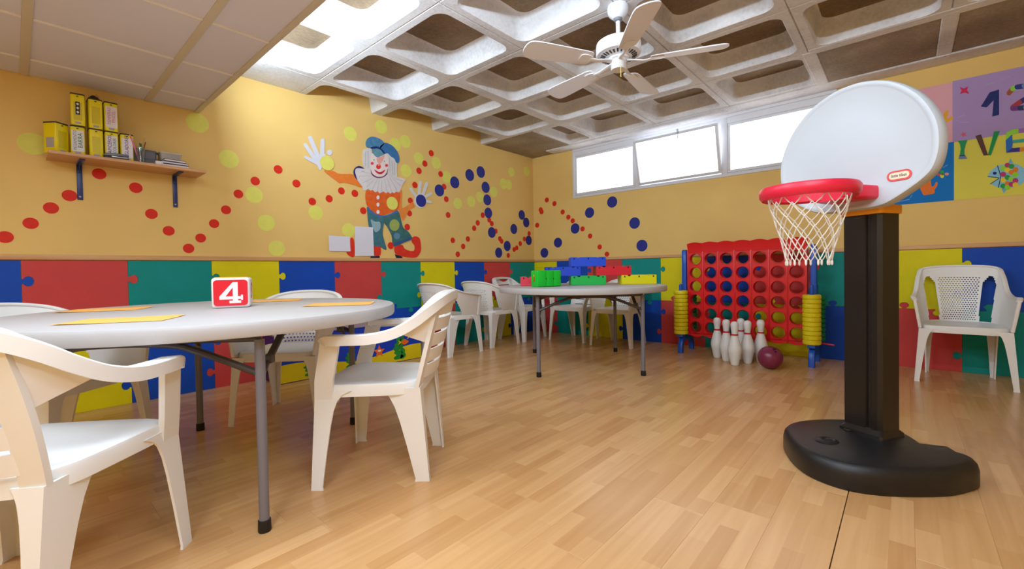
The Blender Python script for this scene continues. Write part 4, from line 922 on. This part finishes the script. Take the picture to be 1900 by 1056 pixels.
for y, x, me, cn, cnt, pitch, where in ((-2.325, GX-.122, RY, 'yellow', 11, .0412, 'left of the grid'), (-2.325, GX+.14, RG, 'green', 10, .0412, 'left of the grid'), (-3.462, GX-.122, RY, 'yellow', 11, .0395, 'right of the grid'), (-3.462, GX+.14, RG, 'green', 10, .0412, 'right of the grid')):
    for k in range(cnt):
        o = link('game_ring', me, None, None, (x+random.uniform(-.0006, .0006), y+random.uniform(-.0006, .0006), .1965+k*pitch), (0, 0, random.random()*6))
        nm = 'bottom' if k == 0 else 'top' if k == cnt-1 else ORD[cnt-1-k]+' from the top'
        tag(o, '%s game ring, %s of the %s stack %s' % (cn, nm, cn, where), 'game ring', 'game rings stacked on pegs')

# ================================================================== BOWLING
PINM = mat('pin_white', (232, 230, 228), .4, .5, var=.015); PINR = mat('pin_band', (206, 40, 50), .5)
prof = spline([(.028, 0), (.034, .01), (.044, .06), (.058, .125), (.055, .165), (.040, .225), (.0265, .272), (.0255, .295), (.031, .335), (.0335, .355), (.031, .375), (.022, .388), (.004, .394)], 3, False)
bm = B(); lathe(bm, [(p.x, p.y) for p in prof], 24); PM = finish(bm, 'pin_body', 60); PM.materials.append(PINM)
bm = B(); lathe(bm, [(.0285, .268), (.0292, .270), (.0285, .281), (.0278, .283)], 24, cap=False); PBm = finish(bm, 'pin_band', 60); PBm.materials.append(PINR)
for (x, y), lab in zip(((-.545, -2.70), (-.66, -2.815), (-.80, -2.925), (-.50, -2.90), (-.655, -2.995), (-.53, -3.075)), ('leftmost white bowling pin, at the back beside the red grid', 'white bowling pin second from the left', 'white bowling pin standing nearest to the camera', 'white bowling pin at the back, half hidden between two others', 'white bowling pin just right of the nearest pin', 'white bowling pin next to the purple ball')):
    e = empty('bowling_pin', (x, y, 0)); tag(e, lab, 'bowling pin', 'toy bowling pins'); link('pin_body', PM, None, e); link('pin_band', PBm, None, e)
e = empty('bowling_ball', (-.775, -3.20, 0)); tag(e, 'purple-red bowling ball on the floor in front of the red grid', 'ball')
bm = B(); bmesh.ops.create_uvsphere(bm, u_segments=36, v_segments=20, radius=.098); bmesh.ops.translate(bm, vec=(0, 0, .098), verts=bm.verts); obj('ball_shell', bm, mat('ball_maroon', (128, 40, 72), .3, .5, var=.08, vscale=12), e, smooth=80)
for a, b in ((-62, 48), (-74, 60), (-48, 62)):
    d = Vector((math.cos(R(a+80))*-1*math.cos(R(b)), -math.sin(R(a+130))*math.cos(R(b)), math.sin(R(b)))).normalized()
    bm = B(); lathe(bm, [(.010, 0), (.0098, .0012)], 12); o = obj('finger_hole', bm, mat('hole_dark', (40, 10, 22), .8), e); o.location = Vector((0, 0, .098))+d*.0975; o.rotation_euler = d.to_track_quat('Z', 'Y').to_euler()

# ================================================================== TOY BASKETBALL HOOP
HX, HY, HH = -2.471, -3.952, R(152)
hp = empty('basketball_hoop', (HX, HY, 0)); tag(hp, 'toy basketball hoop with grey-white board, red rim and black base', 'basketball hoop')
BLKP = mat('black_plastic', (24, 23, 25), .38, .5, bump=.25, bscale=350); POST = mat('black_post', (26, 22, 20), .32, .5); BRD = mat('board_white', (196, 202, 210), .42, .4, var=.01); RIMM = mat('rim_red', (226, 34, 66), .35, .5); ORC = mat('collar_orange', (240, 158, 20), .4)
out = [(-2.60,-3.625),(-2.74,-3.665),(-2.845,-3.72),(-2.915,-3.79),(-2.945,-3.90),(-2.90,-4.025),(-2.775,-4.18),(-2.67,-4.255),(-2.59,-4.29),(-2.525,-4.275),(-2.50,-4.225),(-2.525,-4.178),(-2.50,-4.145),(-2.40,-4.10),(-2.31,-4.04),(-2.27,-3.95),(-2.30,-3.84),(-2.38,-3.73),(-2.48,-3.655)]
ol = spline([(x-HX, y-HY) for x, y in out], 5); cxo = sum(p.x for p in ol)/len(ol); cyo = sum(p.y for p in ol)/len(ol)
def bring(inset, z):
    res = []; n = len(ol)
    for i, p in enumerate(ol):
        t = (ol[(i+1) % n]-ol[i-1]).normalized(); nn = Vector((-t.y, t.x)); c = Vector((cxo-p.x, cyo-p.y))
        if nn.dot(c) < 0: nn = -nn
        res.append((p.x+nn.x*inset, p.y+nn.y*inset, z))
    return res
bm = B(); vr = loft(bm, [bring(.006, 0), bring(0, .008), bring(0, .065), bring(.006, .088), bring(.018, .102), bring(.030, .107)], cap=False); bm.faces.new(list(reversed(vr[0]))); 
cen = [( cxo+(x-cxo)*.5, cyo+(y-cyo)*.5, .114) for x, y, z in bring(.03, 0)]; cr = [bm.verts.new(p) for p in cen]; n = len(cr)
for i in range(n): bm.faces.new((vr[-1][i], vr[-1][(i+1) % n], cr[(i+1) % n], cr[i]))
bm.faces.new(cr); base = obj('base', bm, BLKP, hp, smooth=60)
c0 = on_z(1535, 818, .112)-hp.location
bm = B(); lathe(bm, [(.046, .112), (.036, .119), (.028, .121), (.020, .1175), (.0185, .113)], 24, c0.x, c0.y, cap=False); obj('fill_hole_lip', bm, BLKP, base)
bm = B(); lathe(bm, [(.0185, .112), (.0185, .1142), (.001, .1143)], 20, c0.x, c0.y); obj('fill_hole', bm, mat('hole_black', (4, 4, 4), .9), base)
c1 = on_z(1574, 799, .114)-hp.location
bm = B(); lathe(bm, [(.017, .110), (.017, .119), (.014, .122), (.001, .122)], 20, c1.x, c1.y); obj('fill_cap', bm, POST, base)
hd = empty('hoop_head', (0, 0, 0), HH, hp)      # everything turned towards the play side
def sec(w, d, z, r=.014): return [(y, x, z) for x, y in rrect(w, d, r, 3)]
bm = B(); loft(bm, [sec(.19, .165, .106), sec(.185, .16, .125), sec(.158, .125, .142), sec(.150, .118, .146)]); obj('post_foot', bm, POST, hp, None, (0, 0, HH))
bm = B()
P8 = [(.062,-.076),(.062,.012),(.050,.020),(.050,.030),(.062,.038),(.062,.062),(.050,.078),(-.062,.078),(-.062,-.078),(.050,-.078)]
loft(bm, [[(x, y, z) for x, y in P8] for z in (.12, 1.12)]); obj('post', bm, POST, hp, None, (0, 0, HH), smooth=20)
bm = B(); loft(bm, [sec(.176, .146, 1.108), sec(.178, .148, 1.112), sec(.178, .148, 1.142), sec(.172, .142, 1.147)]); obj('collar', bm, ORC, hp, None, (0, 0, HH))
bm = B(); box(bm, (-.035, .02, 1.135), (.075, .072, 1.20), bev=.008); box(bm, (-.035, -.072, 1.135), (.075, -.02, 1.20), bev=.008); obj('hinge', bm, mat('hinge_red', (200, 16, 30), .4), hp, None, (0, 0, HH))
half = [(.0, 1.128), (.13, 1.131), (.20, 1.155), (.295, 1.212), (.340, 1.262), (.358, 1.345), (.345, 1.445), (.285, 1.555), (.19, 1.64), (.085, 1.682), (0, 1.692)]
bo = [(y*.935-.022, z) for y, z in half] + [(-y*.935-.022, z) for y, z in reversed(half[1:-1])]
bs = spline(bo, 5); bcy, bcz = -.022, 1.40
def brd(k, x): return [(x, bcy+(p.x-bcy)*k, bcz+(p.y-bcz)*k) for p in bs]
bm = B(); loft(bm, [brd(.955, .058), brd(.985, .060), brd(1, .070), brd(1, .108), brd(.985, .120), brd(.955, .122), brd(.925, .118), brd(.905, .115), brd(.5, .116)]); board = obj('backboard', bm, BRD, hp, None, (0, 0, HH), smooth=50)
st = empty('sticker', (.1175, .185, 1.25), 0, hp); st.location = Matrix.Rotation(HH, 3, 'Z') @ Vector((.1165, .176, 1.248)); st.rotation_euler = (0, 0, HH)
FR = ((0, 0, 0), (0, 1, 0), (0, 0, 1), (1, 0, 0))
bm = B(); prism(bm, rrect(.088, .042, .0205, 6), FR, .0015); obj('sticker_border', bm, mat('sticker_rim', (222, 78, 78), .5), st, smooth=0)
bm = B(); prism(bm, rrect(.072, .027, .013, 6), FR, .0022); obj('sticker_field', bm, mat('sticker_cream', (240, 224, 196), .5), st, smooth=0)
b2 = text_bm('little tikes', .0155, (.9, 1.1), extrude=.0004); bmesh.ops.rotate(b2, verts=b2.verts, cent=(0, 0, 0), matrix=Matrix.Rotation(R(90), 3, 'Z') @ Matrix.Rotation(R(90), 3, 'X'))
obj('lettering', b2, mat('ink_navy', (30, 34, 80), .5), st, (.0027, 0, 0), smooth=0)
RCX, RZ0, RR = .405, 1.195, .180
bm = B(); n = 56; prof = [(.150, -.020), (.158, -.027), (.172, -.027), (.182, -.014), (.184, .012), (.176, .024), (.160, .026), (.151, .018)]
rings = [[(RCX+r*math.cos(2*math.pi*i/n), r*math.sin(2*math.pi*i/n), RZ0+z) for i in range(n)] for r, z in prof]; loft(bm, rings+[rings[0]], cap=False); bmesh.ops.remove_doubles(bm, verts=bm.verts, dist=.0002)
obj('rim', bm, RIMM, hp, None, (0, 0, HH), smooth=45)
bm = B(); loft(bm, [[(x, y*w_, RZ0+z) for y, z in rrect(.20, .058, .012, 3)] for x, w_ in ((.112, 1.0), (.17, 1.0), (.20, .95), (.26, .80))]); obj('rim_bracket', bm, RIMM, hp, None, (0, 0, HH), smooth=45)
bm = B(); NC, NR = 12, 6
def node(c, r):
    f = r/NR; rad = .150*(1-f)**1.2*.55 + .150*.45*(1-f) + .078*f + (.004 if r else 0); a = 2*math.pi*(c+(.5 if r % 2 else 0))/NC
    return Vector((RCX+rad*math.cos(a), rad*math.sin(a), RZ0-.018-.275*f))
for r in range(NR):
    for c in range(NC):
        a = node(c, r)
        for d in ((0, 1) if r % 2 else (-1, 0)):
            b = node(c+d, r+1); mid = (a+b)/2+Vector((0, 0, -.004)); tube(bm, [a, mid, b], .0024, 5)
        if r: 
            lathe(bm, [(.0015, a.z-.004), (.0042, a.z), (.0015, a.z+.004)], 6, a.x, a.y)
for c in range(NC):
    a = node(c, NR); lathe(bm, [(.002, a.z-.018), (.0045, a.z-.012), (.0045, a.z), (.002, a.z+.004)], 6, a.x, a.y)
obj('net', bm, mat('net_cord', (232, 226, 218), .7), hp, None, (0, 0, HH))
bpy.data.objects.remove(hd)

# ================================================================== CEILING FAN
FX, FY = -2.548, -2.737
fan = empty('ceiling_fan', (FX, FY, H)); tag(fan, 'white ceiling fan with five blades under the concrete waffle ceiling', 'ceiling fan')
FW_ = mat('fan_white', (236, 238, 244), .3, .5); FB = mat('fan_blade', (236, 238, 250), .4)
bm = B(); lathe(bm, [(.060, 0), (.064, -.012), (.064, -.035), (.056, -.055), (.034, -.075), (.030, -.078)], 32); obj('canopy', bm, FW_, fan)
bm = B(); tube(bm, [(0, 0, -.07), (0, 0, -.235)], .0135, 14); obj('downrod', bm, FW_, fan)
bm = B(); lathe(bm, [(.026, -.072), (.024, -.09), (.014, -.095)], 16); obj('collar', bm, mat('fan_grey', (130, 130, 136), .4), fan)
bm = B(); lathe(bm, [(.02, -.200), (.05, -.208), (.12, -.222), (.134, -.232), (.137, -.245), (.137, -.292), (.132, -.302), (.118, -.306)], 48); lathe(bm, [(.118, -.306), (.075, -.318), (.06, -.322)], 48); obj('motor_housing', bm, FW_, fan)
bm = B()
for i in range(28):
    a = 2*math.pi*i/28; c, s = math.cos(a), math.sin(a)
    pts = [(r*c-w_*s, r*s+w_*c, z) for r, w_, z in ((.084, -.004, -.3185), (.112, -.006, -.3105), (.112, .006, -.3105), (.084, .004, -.3185))]
    bm.faces.new([bm.verts.new(p) for p in pts])
bmesh.ops.recalc_face_normals(bm, faces=bm.faces); bmesh.ops.solidify(bm, geom=bm.faces[:], thickness=.002); obj('vent_slots', bm, mat('vent_dark', (60, 56, 60), .7), fan, smooth=0)
bm = B(); lathe(bm, [(.062, -.318), (.062, -.330), (.048, -.336), (.048, -.385), (.044, -.394), (.001, -.395)], 28); obj('switch_housing', bm, FW_, fan)
bm = B(); tube(bm, [(-.030, -.030, -.375), (-.031, -.031, -.455)], .0025, 6); obj('pull_chain', bm, mat('chain_brass', (226, 214, 120), .4), fan)
bm = B(); outl = s2([(.20, -.050), (.30, -.060), (.50, -.070), (.585, -.068), (.615, -.045), (.625, 0), (.615, .045), (.585, .068), (.50, .070), (.30, .060), (.20, .050), (.192, 0)], 4); prism(bm, outl, ((0, 0, 0), (1, 0, 0), (0, 1, 0), (0, 0, 1)), .006); BLm = finish(bm, 'blade', 30); BLm.materials.append(FB)
bm = B(); sweep(bm, [(.05, 0, .012), (.10, 0, .004), (.15, 0, -.006), (.20, 0, -.004)], rrect(.028, .008, .003, 2)); prism(bm, s2([(.18, -.016), (.22, -.034), (.262, -.030), (.270, 0), (.262, .030), (.22, .034), (.18, .016)], 3), ((0, 0, -.006), (1, 0, 0), (0, 1, 0), (0, 0, 1)), .005); IRm = finish(bm, 'blade_iron', 40); IRm.materials.append(FW_)
for k in range(5):
    b_ = link('blade', BLm, None, fan, (0, 0, -.350)); b_.rotation_mode = 'ZYX' ; b_.rotation_euler = (R(13), 0, R(150-72*k)); b_.rotation_mode = 'XYZ'
    link('blade_iron', IRm, None, b_)
